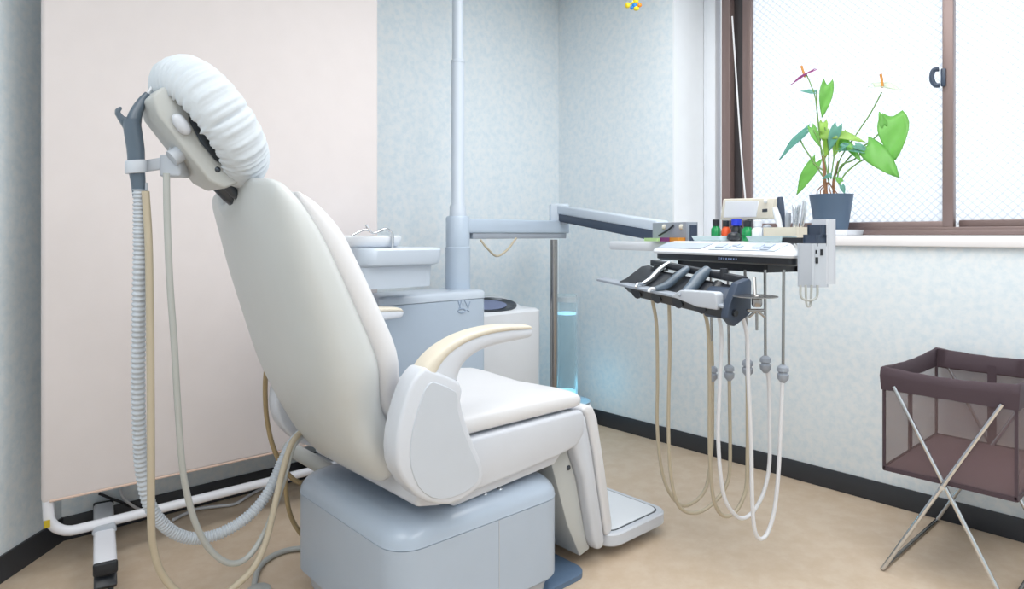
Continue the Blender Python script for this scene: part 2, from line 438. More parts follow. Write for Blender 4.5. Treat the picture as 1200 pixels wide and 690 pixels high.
# base shell: rounded box whose crown bulges
def rrect(cx, cy, hx, hy, rad, z, n=6):
    out = []
    for qx, qy, a0 in ((1, 1, 0), (-1, 1, 90), (-1, -1, 180), (1, -1, 270)):
        for k in range(n+1):
            a = math.radians(a0+90*k/n)
            out.append(Vector((cx+qx*(hx-rad)+rad*math.cos(a), cy+qy*(hy-rad)+rad*math.sin(a), z)))
    return out
bx0, bx1, by0, by1 = .862, 1.452, 1.378, 1.978
bcx, bcy, bhx, bhy = (bx0+bx1)/2, (by0+by1)/2, (bx1-bx0)/2, (by1-by0)/2
b = MB()
b.loft([rrect(bcx, bcy, bhx-.012, bhy-.012, .07, .062), rrect(bcx, bcy, bhx, bhy, .08, .075), rrect(bcx, bcy, bhx, bhy, .08, .30),
        rrect(bcx, bcy, bhx-.006, bhy-.006, .08, .304)])
bs = b.build('base', M['base'], ch)
b = MB()
rings = [rrect(bcx, bcy, bhx+.001, bhy+.001, .08, .303)]
for k in range(0, 9):
    a = math.pi/2*k/8
    rings.append(rrect(bcx, bcy, bhx-.062*(1-math.cos(a)), bhy-.062*(1-math.cos(a)), .08, .306+.055*math.sin(a)))
b.loft(rings); top = b.build('base_cover', M['base'], ch)
for bxp in (1.18, 1.235):
    b = MB(); b.superell((bxp, by0+.052, .357), (.009, .009, .007), seg=10, rows=6); b.build('cover_screw', M['chrome'], top)
sxp = PY(585, 620, by0).x
b = MB(); b.box((sxp, by0-.0004, .185), (.0025, .0012, .23)); b.build('panel_seam', M['plinth'], bs)
b = MB(); b.loft([rrect(bcx, bcy, bhx-.03, bhy-.03, .06, .018), rrect(bcx, bcy, bhx-.022, bhy-.022, .06, .066)]); b.build('plinth', M['plinth'], ch)
b = MB(); b.loft([rrect(1.26, bcy, .33, .27, .05, .001), rrect(1.26, bcy, .33, .27, .05, .016), rrect(1.26, bcy, .32, .26, .05, .020)]); b.build('floor_plate', M['mat_blue'], ch)
b = MB(); b.box((1.22, bcy, .375), (.42, .30, .05), .01); b.build('lift_column', M['dark_metal'], ch)
b = MB(); b.tube([(.98, bcy+.2, .33), (.98, 2.2, .33), (.98, 2.27, .33)], .024, 12); b.build('link_pipe', M['hose_grey'], ch)

# seat pan: side profile extruded across the chair
def prof(pixels, y): return [PY(px, py, y) for px, py in pixels]
W0, W1 = 1.392, 1.964
pan = [(.93, .50), (1.02, .536), (1.30, .536), (1.535, .537), (1.553, .525), (1.553, .46), (1.52, .428), (1.44, .415), (1.25, .40), (1.0, .385), (.93, .40)]
b = MB(); b.prism([(x, W0, z) for x, z in pan], (0, W1-W0, 0), .012, 3); b.build('seat_pan', M['plastic'], ch, 35)
b = MB(); b.prism([(1.0, W0+.02, .41), (1.49, W0+.02, .43), (1.44, W0+.02, .385), (1.06, W0+.02, .36)], (0, W1-W0-.04, 0), .008, 2); b.build('seat_frame', M['plastic'], ch)
# seat cushion: rounded slab, dished in the middle
b = MB(); rings = []
xs = [.90, .92, .97, 1.05, 1.15, 1.25, 1.35, 1.43, 1.49, 1.52, 1.54, 1.552, 1.558, 1.561]
for x in xs:
    t = (x-.90)/.66
    top_z = .599 + .006*math.sin(t*3) - (.0 if x < 1.45 else (x-1.45)**2*.9)
    hh = max((top_z-.535)/2, .004); e = math.sqrt(max(.06, 1-max(0, (x-1.522)/.040)**2))
    hw = (W1-W0)/2-.006 - (0.03 if x < .91 else 0) - (.02*max(0, (x-1.53)/.03)**2)
    ring = []
    for k in range(36):
        a = 2*math.pi*k/36
        yy = hw*sp(math.cos(a), 7); zz = hh*e*sp(math.sin(a), 4.0)
        dish = -.012*math.exp(-(yy/.16)**2) if zz > 0 else 0
        ring.append((x, YCH+yy, .535+hh+zz+dish))
    rings.append(ring)
b.loft(rings); b.build('seat_cushion', M['vinyl_white'], ch, 60)

# backrest: shell and cushion lofted along the spine
stations = [  # rear x, rear z, tilt, half width, depth
    (.885, .44, 50, .20, .07), (.868, .452, 46, .225, .10), (.82, .508, 37, .233, .135), (.765, .60, 27, .232, .155),
    (.715, .715, 21, .260, .172), (.672, .85, 18, .262, .155), (.636, .97, 15.5, .258, .135), (.612, 1.06, 14, .250, .115),
    (.596, 1.13, 11, .238, .088), (.588, 1.17, 7, .226, .066), (.588, 1.192, 4, .210, .046), (.594, 1.203, 2, .185, .022)]
def dense(st, n=4):
    V = catmull([Vector((s[0], s[1], s[2])) for s in st], n); W = catmull([Vector((s[3], s[4], 0)) for s in st], n)
    return [(v.x, v.y, v.z, w.x, w.y) for v, w in zip(V, W)]
def notch(y, z):
    return -.040*math.exp(-((y-YCH-.075)/.05)**4)*max(0, min(1, (z-1.11)/.06)) - .020*max(0, (y-YCH-.05)/.2)*max(0, min(1, (z-1.08)/.1)) + .014*math.exp(-((y-YCH+.06)/.10)**2)*max(0, min(1, (z-1.12)/.06))
b = MB(); rings = []
for (x, z, tl, hw, dp) in dense(stations):
    n = Vector((math.cos(math.radians(tl)), 0, math.sin(math.radians(tl)))); c = Vector((x, YCH, z))+n*(dp/2); ring = []
    zlow = max(0, min(1, (.72-z)/.14))
    for k in range(48):
        a = 2*math.pi*k/48
        yy = hw*sp(math.cos(a), 4.2); nn = dp/2*sp(math.sin(a), 2.8)
        if nn > 0: yy *= 1-.10*zlow*(nn/(dp/2))
        q = c+n*nn; q.y += yy; q.z += notch(q.y, q.z); ring.append(q)
    rings.append(ring)
b.loft(rings); b.build('backrest_shell', M['shell'], ch, 60)
b = MB(); rings = []
cst = [s for s in stations if s[1] > .5][:-2]
dn = dense([(s[0], s[1], s[2], s[3], s[4]) for s in cst])
for q_i, (x, z, tl, hw, dp) in enumerate(dn):
    n = Vector((math.cos(math.radians(tl)), 0, math.sin(math.radians(tl)))); t = q_i/(len(dn)-1)
    th = .052*min(1, 6*t+.3)*math.sqrt(min(1, 3.2*(1-t)+.03))
    c = Vector((x, YCH, z))+n*(dp-.002); ring = []
    for k in range(40):
        a = 2*math.pi*k/40
        q = c+n*(th*sp(math.sin(a), 2.6)); q.y += (hw-.006)*sp(math.cos(a), 4); q.z += notch(q.y, q.z)*.5; ring.append(q)
    rings.append(ring)
b.loft(rings); b.build('backrest_cushion', M['vinyl_white'], ch, 60)

# armrests: side panel + inset + curved arm with a cream pad
panel_px = [(498, 430), (540, 448), (541, 470), (546, 492), (556, 520), (566, 545), (566, 566), (552, 580), (528, 592), (500, 588), (478, 570), (466, 545), (466, 510), (474, 475), (485, 446)]
inset_px = [(507, 447), (534, 459), (536, 480), (543, 505), (552, 528), (561, 549), (558, 566), (540, 579), (516, 585), (497, 578), (485, 560), (480, 535), (484, 500), (493, 468), (500, 452)]
def rnd(poly, n=3):
    P = [Vector(p) for p in poly]; return catmull(P+[P[0]], n)[:-1]
def armrest(side):
    y0 = 1.335 if side < 0 else 2*YCH-1.335
    dy = .062*(-side) if True else 0
    mir = lambda P: [Vector((q.x-(0 if side < 0 else .03), y0, q.z)) for q in P]
    pp = mir([PY(a, c, 1.335) for a, c in panel_px])
    b = MB(); b.prism(rnd(pp, 2), (0, .066*(-side), 0), .010, 3, 40); pn = b.build('arm_panel', M['plastic'], ch, 35)
    ip = mir([PY(a, c, 1.335) for a, c in inset_px])
    b = MB(); b.prism([q+Vector((0, .0025*side, 0)) for q in rnd(ip, 2)], (0, .01*(-side), 0), .0015, 1, 40); b.build('arm_inset', M['plastic_inset'], pn, 35)
    # arm sweeping forward
    lo = [(538, 449), (541, 436), (548, 424), (562, 413), (580, 406), (600, 401), (617, 397.5)]
    hi = [(494, 434), (503, 421), (518, 407), (540, 394), (566, 385), (592, 381), (615, 380.5)]
    L = catmull([PY(a, c, 1.345) for a, c in lo], 4); H = catmull([PY(a, c, 1.345) for a, c in hi], 4)
    tip = PY(629, 388, 1.345)
    def ringsof(f0, f1, hw):
        out = []
        m = len(L)
        for i in range(m+3):
            if i < m: l, h, w = L[i].copy(), H[i].copy(), 1.0
            else:
                q = (i-m+1)/3; e = math.sqrt(max(0, 1-q*q*.97)); ctr = (L[-1]+H[-1])/2; cc = ctr.lerp(tip, q)
                l = cc+(L[-1]-ctr)*e; h = cc+(H[-1]-ctr)*e; w = e
            t = min(1, i/m)
            a0 = l.lerp(h, f0); a1 = l.lerp(h, f1); ctr = (a0+a1)/2; ax = (a1-a0)/2; ring = []
            for k in range(20):
                a = 2*math.pi*k/20
                q = ctr+ax*sp(math.sin(a), 3); yy = hw*w*(1-.15*t)*sp(math.cos(a), 3)
                q = Vector((q.x-(0 if side < 0 else .03), y0+.034*(-side)+yy, q.z)); ring.append(q)
            out.append(ring)
        return out
    b = MB(); b.loft(ringsof(0, .86, .030)); ar = b.build('arm', M['plastic'], ch, 60)
    b = MB(); b.loft(ringsof(.62, 1.0, .033)); tag(b.build('arm_pad', M['cream'], ar, 60), 'cream arm pad')
    b = MB(); q0, q1 = PY(497, 431, 1.345), PY(537, 449, 1.345)
    b.box((((q0+q1)/2).x-(0 if side < 0 else .03), y0+.034*(-side), ((q0+q1)/2).z), ((q1-q0).length*.86, .05, .012), .003, 2,
          Matrix.Rotation(math.atan2(-(q1-q0).z, (q1-q0).x), 3, 'Y')); b.build('arm_joint', M['dark_metal'], ar)
armrest(-1); armrest(1)
# leg rest and foot plate
LW0, LW1 = 1.425, 1.93
sh = [(1.50, .50), (1.56, .527), (1.598, .50), (1.632, .37), (1.667, .20), (1.692, .075), (1.684, .05), (1.655, .05), (1.63, .09), (1.585, .30), (1.54, .41)]
b = MB(); b.prism([(x, LW0, z) for x, z in sh], (0, LW1-LW0, 0), .014, 3, 30); b.build('leg_rest_shell', M['plastic'], ch, 35)
cu = [(1.59, .516), (1.61, .53), (1.645, .522), (1.667, .48), (1.707, .30), (1.744, .105), (1.741, .085), (1.718, .072), (1.704, .088), (1.682, .20), (1.648, .37), (1.612, .495)]
b = MB(); b.prism([(x, LW0+.012, z) for x, z in cu], (0, LW1-LW0-.024, 0), .013, 4, 30); b.build('leg_rest_cushion', M['vinyl_white'], ch, 35)
bk = [(1.455, .41), (1.53, .42), (1.58, .30), (1.63, .09), (1.65, .05), (1.60, .04), (1.54, .16)]
b = MB(); b.prism([(x, LW0+.03, z) for x, z in bk], (0, LW1-LW0-.06, 0), .006, 2, 30); lb = b.build('leg_rest_back', M['bracket'], ch, 35)
b = MB(); b.superell((1.545, LW0+.029, .34), (.008, .004, .008), seg=10, rows=6); b.build('bolt', M['dark_metal'], lb)
b = MB()
b.loft([rrect(1.875, YCH-.01, .155, .242, .05, .034), rrect(1.872, YCH-.01, .166, .253, .055, .044), rrect(1.872, YCH-.01, .166, .253, .055, .078), rrect(1.872, YCH-.01, .161, .248, .05, .083)])
b.box((1.70, YCH-.01, .055), (.06, .40, .03), .006)
fo = b.build('foot_plate', M['plastic'], ch)
b = MB(); b.loft([rrect(1.872, YCH-.01, .143, .23, .04, .08), rrect(1.872, YCH-.01, .143, .23, .04, .0845)]); b.build('foot_mat_edge', M['dark_metal'], fo)
b = MB(); b.loft([rrect(1.870, YCH-.01, .139, .226, .04, .08), rrect(1.870, YCH-.01, .139, .226, .04, .0862)]); b.build('foot_mat', M['white'], fo)

# headrest
TH = math.radians(36)
ht = Vector((-math.sin(TH), 0, math.cos(TH))); hn = Vector((math.cos(TH), 0, math.sin(TH)))
HC = PY(246, 146, YCH)
def HP(t, y, n): return HC + ht*t + hn*n + Vector((0, y, 0))
hr = MB()
rings = []
for nn, s in ((-.035, .80), (-.03, .9), (-.01, .96), (.02, .96), (.035, .88), (.042, .7)):
    rings.append([HP(.155*s*sp(math.sin(a), 2.6), .125*s*sp(math.cos(a), 2.6), nn) for a in [2*math.pi*k/32 for k in range(32)]])
hr.loft(rings); hpad = hr.build('headrest_pad', M['vinyl_white'], ch, 60)
def slab(mb, prof_tn, y0, y1, bev, seg=3):   # outline in (t, n) swept across y
    mb.prism([HP(t, y0, n) for t, n in prof_tn], (0, y1-y0, 0), bev, seg, 30)
b = MB(); slab(b, [(-.142, -.042), (-.135, -.082), (-.10, -.100), (.075, -.104), (.115, -.09), (.122, -.06), (.115, -.045), (.09, -.035), (.055, -.040), (.03, -.055), (-.02, -.062), (-.07, -.058), (-.10, -.044), (-.13, -.036)], -.062, .062, .014); hb = b.build('headrest_bracket', M['bracket'], ch, 35)
b = MB(); slab(b, [(-.13, -.036), (.11, -.036), (.11, -.046), (.055, -.05), (.03, -.064), (-.02, -.07), (-.07, -.066), (-.13, -.044)], -.056, .058, .003, 2); b.build('headrest_gap_shade', M['dark_metal'], ch, 35)  # dark slab put in as the shaded gap between bracket and pad
b = MB()
mk = Matrix((hn, Vector((0, 1, 0)), ht)).transposed()
b.superell(HP(.035, -.072, -.078), (.014, .014, .026), (2.4, 2.4), mk, 16, 10); b.build('lock_lever', M['plastic'], hb)
b = MB(); b.superell(HP(-.09, -.062, -.068), (.007, .004, .007), (2, 2), mk, 12, 6); b.build('bracket_screw', M['dark_metal'], hb)
b = MB()   # stem into the back
b.tube([HP(-.12, .02, -.06), HP(-.17, .03, -.05), Vector((.625, YCH+.075, 1.165))], .022, 10)
b.tube([HP(-.12, -.02, -.06), HP(-.165, -.005, -.05), Vector((.630, YCH+.04, 1.165))], .012, 10)
b.build('headrest_stem', M['dark_metal'], ch)
# holder for the suction handpiece
hk = PY(205, 194, 1.70); hc = PY(160, 196, 1.70)
b = MB()
rt = Matrix.Rotation(math.radians(-42), 3, 'Z')
b.box(hk+Vector((0, 0, -.002)), (.05, .05, .052), .006, 3, rt)
b.tube([hk+Vector((0, 0, .01)), hk+Vector((.005, 0, .04)), HP(-.03, .0, -.10)], .017, 12)
b.tube([HP(-.02, -.015, -.125), HP(-.02, -.015, -.09)], .019, 12)
b.build('holder_bracket', M['plastic_inset'], ch)
b = MB()
d = (hc-hk); L_ = d.length; dirv = d.normalized(); sd = dirv.cross(UP).normalized()
def clip(mb):
    out = []
    for k in range(0, 13):
        a = math.radians(40+280*k/12); out.append((math.cos(a), math.sin(a)))
    ri, ro = .0145, .024
    ring = [hc+dirv*(-c*ro)+sd*(s_*ro) for c, s_ in out]+[hc+dirv*(-c*ri)+sd*(s_*ri) for c, s_ in out[::-1]]
    mb.prism([q+UP*-.014 for q in ring], UP*.030, .003, 2)
clip(b)
b.prism([hk+dirv*.02+sd*.022+UP*-.006, hk+dirv*.02-sd*.004+UP*-.006, hc-dirv*.018+sd*.012+UP*-.012, hc-dirv*.018+sd*.026+UP*-.012], UP*.028, .003, 2)
b.build('holder_arm', M['plastic_inset'], ch)

# elastic cover pulled over the headrest
cv = MB(); rings = []
NS = 320
prof_c = [(.05, .058), (.35, .058), (.65, .056), (.85, .048), (.95, .036), (1.0, .018), (1.02, -.004), (1.0, -.026), (.95, -.040), (.88, -.050), (.80, -.056), (.73, -.060), (.70, -.058)]
for i, (s, nn) in enumerate(prof_c):
    ring = []
    w = max(0, min(1, (i-2)/5))
    for k in range(NS):
        a = 2*math.pi*k/NS
        f1 = abs(math.sin(a*17+1.3*math.sin(a*3)))**.5-.7; f2 = abs(math.sin(a*29+2*math.sin(a*2)))**.5-.7
        ple = (f1+.7*f2)*.0095*w*(1.0 if i < 10 else .5)
        tt = (.168*s+ple)*sp(math.sin(a), 2.3); yy = (.138*s+ple)*sp(math.cos(a), 2.3)
        bulge = .012*(1-(tt/.168)**2) if nn > 0 else 0
        ring.append(HP(tt, yy, nn+bulge+ple*1.0))
    rings.append(ring)
cv.loft(rings, cap=False)
cv.bm.faces.new([v for v in cv.bm.verts[:][:NS]][::-1]) if False else None
cv.bm.verts.ensure_lookup_table()
cv.bm.faces.new([cv.bm.verts[k] for k in range(NS)])
bmesh.ops.recalc_face_normals(cv.bm, faces=cv.bm.faces)
tag(cv.build('headrest_cover', M['cover'], None, 180), 'white gathered disposable cover stretched over the chair headrest', 'headrest cover')

# suction handpiece with hoses
sv = thing('suction_handpiece', hc, 'slate grey suction handpiece with white tip held in clip behind headrest', 'suction handpiece')
q = lambda px, py: PY(px, py, 1.70)
b = MB()
b.tube([q(163, 232), q(162, 214), q(160, 196), q(159, 175), q(156, 155), q(154, 140)], .0155, 14, 4, radii=lambda t: .013+.006*math.sin(min(1, t*1.1)*math.pi*.6))
b.tube([q(155, 150), q(159, 134), q(166, 120), q(173, 110)], .014, 12, 4, radii=lambda t: .018-.011*t)
b.build('handpiece_body', M['hand'], sv)
b = MB()
b.prism([q(152, 155), q(146, 150), q(136, 133), q(136, 127), q(142, 124), q(144, 127), q(141, 131), q(147, 137), q(155, 135)], (0, .016, 0), .003, 2, 30); b.build('suction_lever', M['hand'], sv)
b = MB(); b.tube([q(172, 112), q(180, 100), q(187, 91)], .004, 8); tag(b.build('suction_tip', M['white'], sv), 'thin white tip')
b = MB(); b.tube([q(168, 214), q(169, 234)], .009, 10); b.build('hose_collar', M['plastic_inset'], sv)
def pd_path(pix, d0, d1, ease=1.0):
    n = len(pix); return [PD(a, c, d0+(d1-d0)*((i/(n-1))**ease)) for i, (a, c) in enumerate(pix)]
cpx = [(164, 222), (164, 260), (164, 300), (163, 350), (162.5, 400), (162, 450), (163, 500), (165.5, 545), (174, 588), (190, 613), (213, 628), (240, 630), (270, 619), (297, 599), (317, 572), (330, 543), (342, 520), (356, 505)]
P = pd_path(cpx, 1.512, 1.99, 2.0); Pd = catmull(P, 50)
b = MB(); b.tube(Pd, .0135, 12, smooth=False, radii=[.0142+.0016*math.cos(2*math.pi*i/6) for i in range(len(Pd))]); tag(b.build('corrugated_hose', M['corr'], sv, 180), 'grey corrugated suction hose')
bpx = [(170.5, 224), (174, 280), (175.5, 350), (176.5, 460), (177, 560), (177, 607), (179, 637), (187, 667), (204, 690), (230, 703), (256, 699), (275, 687), (297, 665), (312, 633), (323, 587), (331, 553), (342, 519), (357, 502)]
b = MB(); b.tube(pd_path(bpx, 1.50, 1.92, 2.0), .0085, 10); tag(b.build('suction_hose', M['hose_beige'], sv), 'plain beige hose')
gpx = [(195, 203), (196, 260), (199, 330), (204, 400), (208, 470), (213, 540), (220, 582), (232, 620), (248, 646), (270, 660), (291, 652), (312, 620), (330, 570), (345, 520), (360, 503)]
b = MB(); b.tube(pd_path(gpx, 1.50, 1.94, 2.0), .0075, 10); b.build('holder_hose', M['hose_grey'], ch)
b = MB(); b.tube(pd_path([(313, 425), (311, 446), (311, 468), (313, 492), (319, 520), (330, 545), (342, 560), (352, 566)], 2.02, 2.12), .0075, 10)
b.tube(pd_path([(330, 530), (334, 560), (337, 590), (343, 610), (353, 626)], 2.08, 2.12), .0075, 10); b.build('drain_hose', M['hose_brown'], ch)
b = MB(); b.tube([PZ(356, 642, .012), PZ(335, 645, .010), PZ(315, 654, .010), PZ(302, 668, .010), PZ(297, 690, .010)], .009, 10)
b.lathe([(0, 0), (.036, 0), (.036, .012), (.028, .018), (0, .02)], PZ(303, 695, .001), 20); tag(b.build('pedal_cable', M['hose_grey']), 'grey cable with round end on the floor left of the chair base', 'cable')

# ------------------------------------------------------------------ cuspidor unit with post and arms
ux0, ux1, uy0, uy1, uz = 1.36, 1.895, 2.285, 2.50, .835
cu_ = thing('cuspidor_unit', ((ux0+ux1)/2, (uy0+uy1)/2, 0), 'pale blue grey dental cuspidor cabinet with basin and tall post', 'dental unit')
def cabrings(zs): return [rrect((ux0+ux1)/2, (uy0+uy1)/2, (ux1-ux0)/2-i_, (uy1-uy0)/2-i_, .025, z_) for z_, i_ in zs]
b = MB(); b.loft(cabrings([(.06, .01), (.07, 0), (uz-.038, 0), (uz-.036, .003)])); cb = b.build('cabinet', M['unit'], cu_)
b = MB(); b.loft(cabrings([(0.0, .02), (.065, .02)])); b.build('plinth', M['plinth'], cu_)
b = MB(); b.loft(cabrings([(uz-.035, -.002), (uz-.012, -.002), (uz-.003, .004), (uz, .014)])); b.build('worktop', M['unit_light'], cu_)
# printed emblem on the cabinet front
b = MB()
def ep(px, py): return PY(px, py, uy0-.0008)
for (a, c) in [((536.5, 351), (539.5, 361)), ((541, 351), (538, 362)), ((544, 351), (549, 361)), ((551, 353), (549, 360)), ((542.5, 355), (542.5, 358))]:
    b.tube([ep(*a), ep(*c)], .0025, 6, 2)
ctr = ep(541, 364)
b.tube([ctr+Vector((.019*math.cos(t), 0, .009*math.sin(t))) for t in [2*math.pi*k/16 for k in range(17)]], .003, 6, 1)
b.tube([ep(547, 363), ep(550, 364.5)], .0025, 6, 2)
b.build('emblem', M['print'], cb)
# basin housing (cantilevered) and bowl
uyc = 2.24
hx1 = PY(502, 300, 2.20).x
def hz(py, px=470): return PY(px, py, 2.12).z
b = MB()
def hring(z, x1, hy, rad): 
    x0 = 1.17; return rrect((x0+x1)/2, uyc, (x1-x0)/2, hy, rad, z, 8)
b.loft([hring(hz(337), hx1-.03, .12, .04), hring(hz(312), hx1-.025, .13, .05), hring(hz(309.5), hx1-.004, .155, .06), hring(hz(306), hx1, .16, .06), hring(hz(293), hx1+.002, .163, .06), hring(hz(290.5), hx1-.004, .157, .06), hring(hz(290), hx1-.03, .13, .05)])
b.build('basin_housing', M['unit_light'], cu_)
bc = PD(410, 285, 2.55); bc = Vector((bc.x, uyc+.02, 0))
zr0 = hz(290); b = MB()
b.lathe([(.10, zr0-.005), (.135, zr0), (.150, zr0+.012), (.157, zr0+.030), (.157, zr0+.040), (.150, zr0+.045), (.138, zr0+.040), (.12, zr0+.02), (.06, zr0+.004), (.0, zr0+.002)], (1.26, uyc+.035, 0), 40); b.build('basin', M['white'], cu_)
# spout
b = MB(); ys_ = 2.12
b.tube([PY(459.5, 292, ys_), PY(460, 281, ys_), PY(458.5, 272, ys_), PY(451, 268.5, ys_), PY(445, 271, ys_)], .0055, 10)
b.tube([PY(445, 271, ys_), PY(437, 273, ys_), PY(428, 269, ys_), PY(412, 276, ys_)], .004, 10)
b.tube([PY(434, 272, ys_), PY(430, 266, ys_), PY(429, 263, ys_)], .0045, 8)
b.build('water_spout', M['chrome'], cu_)
# post
pc = Vector((1.835, 2.415, 0)); zp = PD(545, 255, 2.96)
def zat(py, d=2.96): return CAMH-(py-HOR)/F*d
b = MB(); b.lathe([(.056, uz-.001), (.057, uz+.005), (.057, zat(290)), (.0545, zat(289.5)), (.0545, zat(255)), (.05, zat(253))], pc, 28); b.build('post_sleeve', M['unit'], cu_)
b = MB(); b.lathe([(.040, zat(255)), (.037, zat(241)), (.0305, zat(238)), (.030, zat(70)), (.032, zat(69.5)), (.032, zat(67)), (.026, zat(66)), (.025, ZC)], pc, 24); b.build('light_post', M['unit_light'], cu_)
# swing arm along the back wall direction
ae = PD(655, 270, 3.55); ae = Vector((ae.x, ae.y, 0)); ad = (ae-pc).normalized(); an = Vector((-ad.y, ad.x, 0))
zt_, zb2 = zat(255.5), zat(281)
b = MB()
b.prism([pc+ad*.03+an*s_*.042+UP*z_ for s_, z_ in ((-1, zb2+.03), (1, zb2+.03), (1, zt_), (-1, zt_))], (ae-pc)-ad*.03+ad*.04, .008, 3)
sa = b.build('swing_arm', M['unit'], cu_)
b = MB(); b.prism([pc+ad*.06+an*s_*.036+UP*z_ for s_, z_ in ((-1, zb2+.004), (1, zb2+.004), (1, zb2+.031), (-1, zb2+.031))], (ae-pc)-ad*.04, .004, 2); b.build('arm_channel', M['grey'], sa)
b = MB()
hp0 = PD(563, 281, 2.98); hp1 = PD(582, 300, 3.05); hp2 = PD(605, 279, 3.15)
b.tube([hp0, PD(571, 291, 3.0), hp1, PD(594, 293, 3.1), hp2], .005, 8); b.build('cable_loop', M['hose_beige'], sa)
# joint block and spring arm to the tray
zj0, zj1 = CAMH-(263-HOR)/F*3.55, CAMH-(239-HOR)/F*3.55
b = MB(); b.box((ae.x, ae.y, (zj0+zj1)/2), (.10, .10, zj1-zj0), .008, 3, Matrix.Rotation(math.radians(48), 3, 'Z')); 
b.lathe([(.022, zj0-.03), (.022, zj0+.02)], ae, 16)
b.build('joint_block', M['unit_light'], cu_)
TP = Vector((2.34, 1.40, 0))
je = Vector((ae.x, ae.y, (zj0+zj1)/2+.004)); te = PD(777, 271, 2.88)
dd = te-je; dh = Vector((dd.x, dd.y, 0)).normalized(); dn_ = Vector((-dh.y, dh.x, 0))
b = MB(); b.prism([je+dn_*s_*.036+UP*z_ for s_, z_ in ((-1, 0.0), (1, 0.0), (1, .046), (-1, .046))], dd, .008, 3); spa = b.build('spring_arm', M['unit_light'], cu_)
b = MB(); b.prism([je+dh*.04+dn_*s_*.031+UP*z_ for s_, z_ in ((-1, -.044), (1, -.044), (1, .002), (-1, .002))], dd-dh*.05, .004, 2); b.build('arm_channel', M['navy'], spa)

b = MB(); b.lathe([(.020, 1.03), (.022, 1.035), (.022, te.z+.01), (.018, te.z+.015)], (te.x, te.y, 0), 16); b.build('arm_pin', M['grey'], cu_)
# ------------------------------------------------------------------ delivery tray
P0 = Vector((2.14, 1.571, 0)); P1 = Vector((1.963, .924, 0)); TU = (P1-P0).normalized(); TL = (P1-P0).length; TV = Vector((-TU.y, TU.x, 0))
if TV.x < 0: TV = -TV
def TR(u, v, z): return P0+TU*u+TV*v+UP*z
def TT(px, py, v):
    h = hit(px, py, P0+TV*v, TV); return h
def uz_(px, py, v):
    h = TT(px, py, v)-P0; return h.dot(TU), h.z
dt = thing('delivery_tray', TR(TL/2, .15, .99), 'white dental instrument tray with control panel hanging on a jointed arm', 'instrument tray')
def trrect(u0, u1, v0, v1, rad, z, n=6):
    out = []
    for qx, qy, a0 in ((1, 1, 0), (-1, 1, 90), (-1, -1, 180), (1, -1, 270)):
        for k in range(n+1):
            a = math.radians(a0+90*k/n)
            out.append(TR((u0+u1)/2+qx*((u1-u0)/2-rad)+rad*math.cos(a), (v0+v1)/2+qy*((v1-v0)/2-rad)+rad*math.sin(a), z))
    return out
def trq(z, d, rad=.045, n=6):     # rounded four sided plan, inset by d
    C_ = [Vector((d, d)), Vector((TL+.008-d*1.1, d)), Vector((TL-.165-d, .31-d)), Vector((d, .31-d))]; out = []
    for i in range(4):
        p, a, c = C_[i], C_[i-1], C_[(i+1) % 4]
        e0, e1 = (a-p).normalized(), (c-p).normalized(); s0, s1 = p+e0*rad, p+e1*rad
        for k in range(n+1):
            t = k/n; q = s0*(1-t)**2+p*2*t*(1-t)+s1*t*t; out.append(TR(q.x, q.y, z))
    return out
b = MB(); b.loft([trq(.984, .012), trq(.990, .004), trq(1.010, .004)]); lo_ = b.build('tray_underside', M['black'], dt)
b = MB(); b.loft([trq(1.009, -.004), trq(1.016, -.007), trq(1.026, -.003), trq(1.052, .045, .03), trq(1.056, .055, .03)]); tb = b.build('tray_body', M['white'], dt)
def patch(u0, u1, w0, w1, skew, m, name, par, up=.0012):   # panels lying on the sloping front face
    sl = lambda w: TR(0, -.004+.049*w, 1.026+.026*w)
    n = Vector((0, 0, 1))*.88-TV*.47
    b = MB(); b.prism([sl(w0)+TU*u0+n*up*.0, sl(w0)+TU*(u1-skew), sl(w1)+TU*u1, sl(w1)+TU*(u0+skew*.6)], n*up*2, .0008, 1); return b.build(name, m, par)
patch(.035, .30, .12, .88, .03, M['button'], 'grip_strip', tb)
cp = patch(.31, TL-.05, .08, .92, .02, M['unit_light'], 'control_panel', tb)
for k, (u0, u1, w0, w1) in enumerate([(.335, .375, .3, .75), (.385, .405, .2, .45), (.405, .43, .5, .8), (.435, .455, .3, .55), (.50, .535, .3, .8), (.54, .575, .45, .8), (.54, .575, .15, .35)]):
    patch(u0, u1, w0, w1, .004, M['button'], 'button', cp, .003)
b = MB()
ul, zl = uz_(841, 301.5, -.001); ur, zr = uz_(864, 303, -.001)
nl = 8
for k in range(nl):   # small worn lettering on the dark front band
    u = ul+(ur-ul)*(k+.5)/nl
    b.box(TR(u, -.0005, .9995), (.0045, .0012, .0055 if k else .0085), .0, 1, Matrix.Rotation(math.atan2(TU.y, TU.x), 3, 'Z'))
b.build('lettering', M['print_blue'], lo_)
b = MB(); b.box(TR(TL*.45, .13, .974), (TL*.62, .14, .018), .01, 2, Matrix.Rotation(math.atan2(TU.y, TU.x), 3, 'Z')); b.build('tray_mount', M['black'], dt)
# side shelf sticking out at the far end
u_l, z_l = uz_(722, 287, .16)
b = MB(); b.loft([trrect(u_l, .02, .12, .36, .02, 1.012), trrect(u_l-.003, .02, .117, .36, .02, 1.018), trrect(u_l-.003, .02, .117, .36, .02, 1.044), trrect(u_l, .02, .12, .357, .02, 1.05)]); b.build('side_shelf', M['white'], dt)

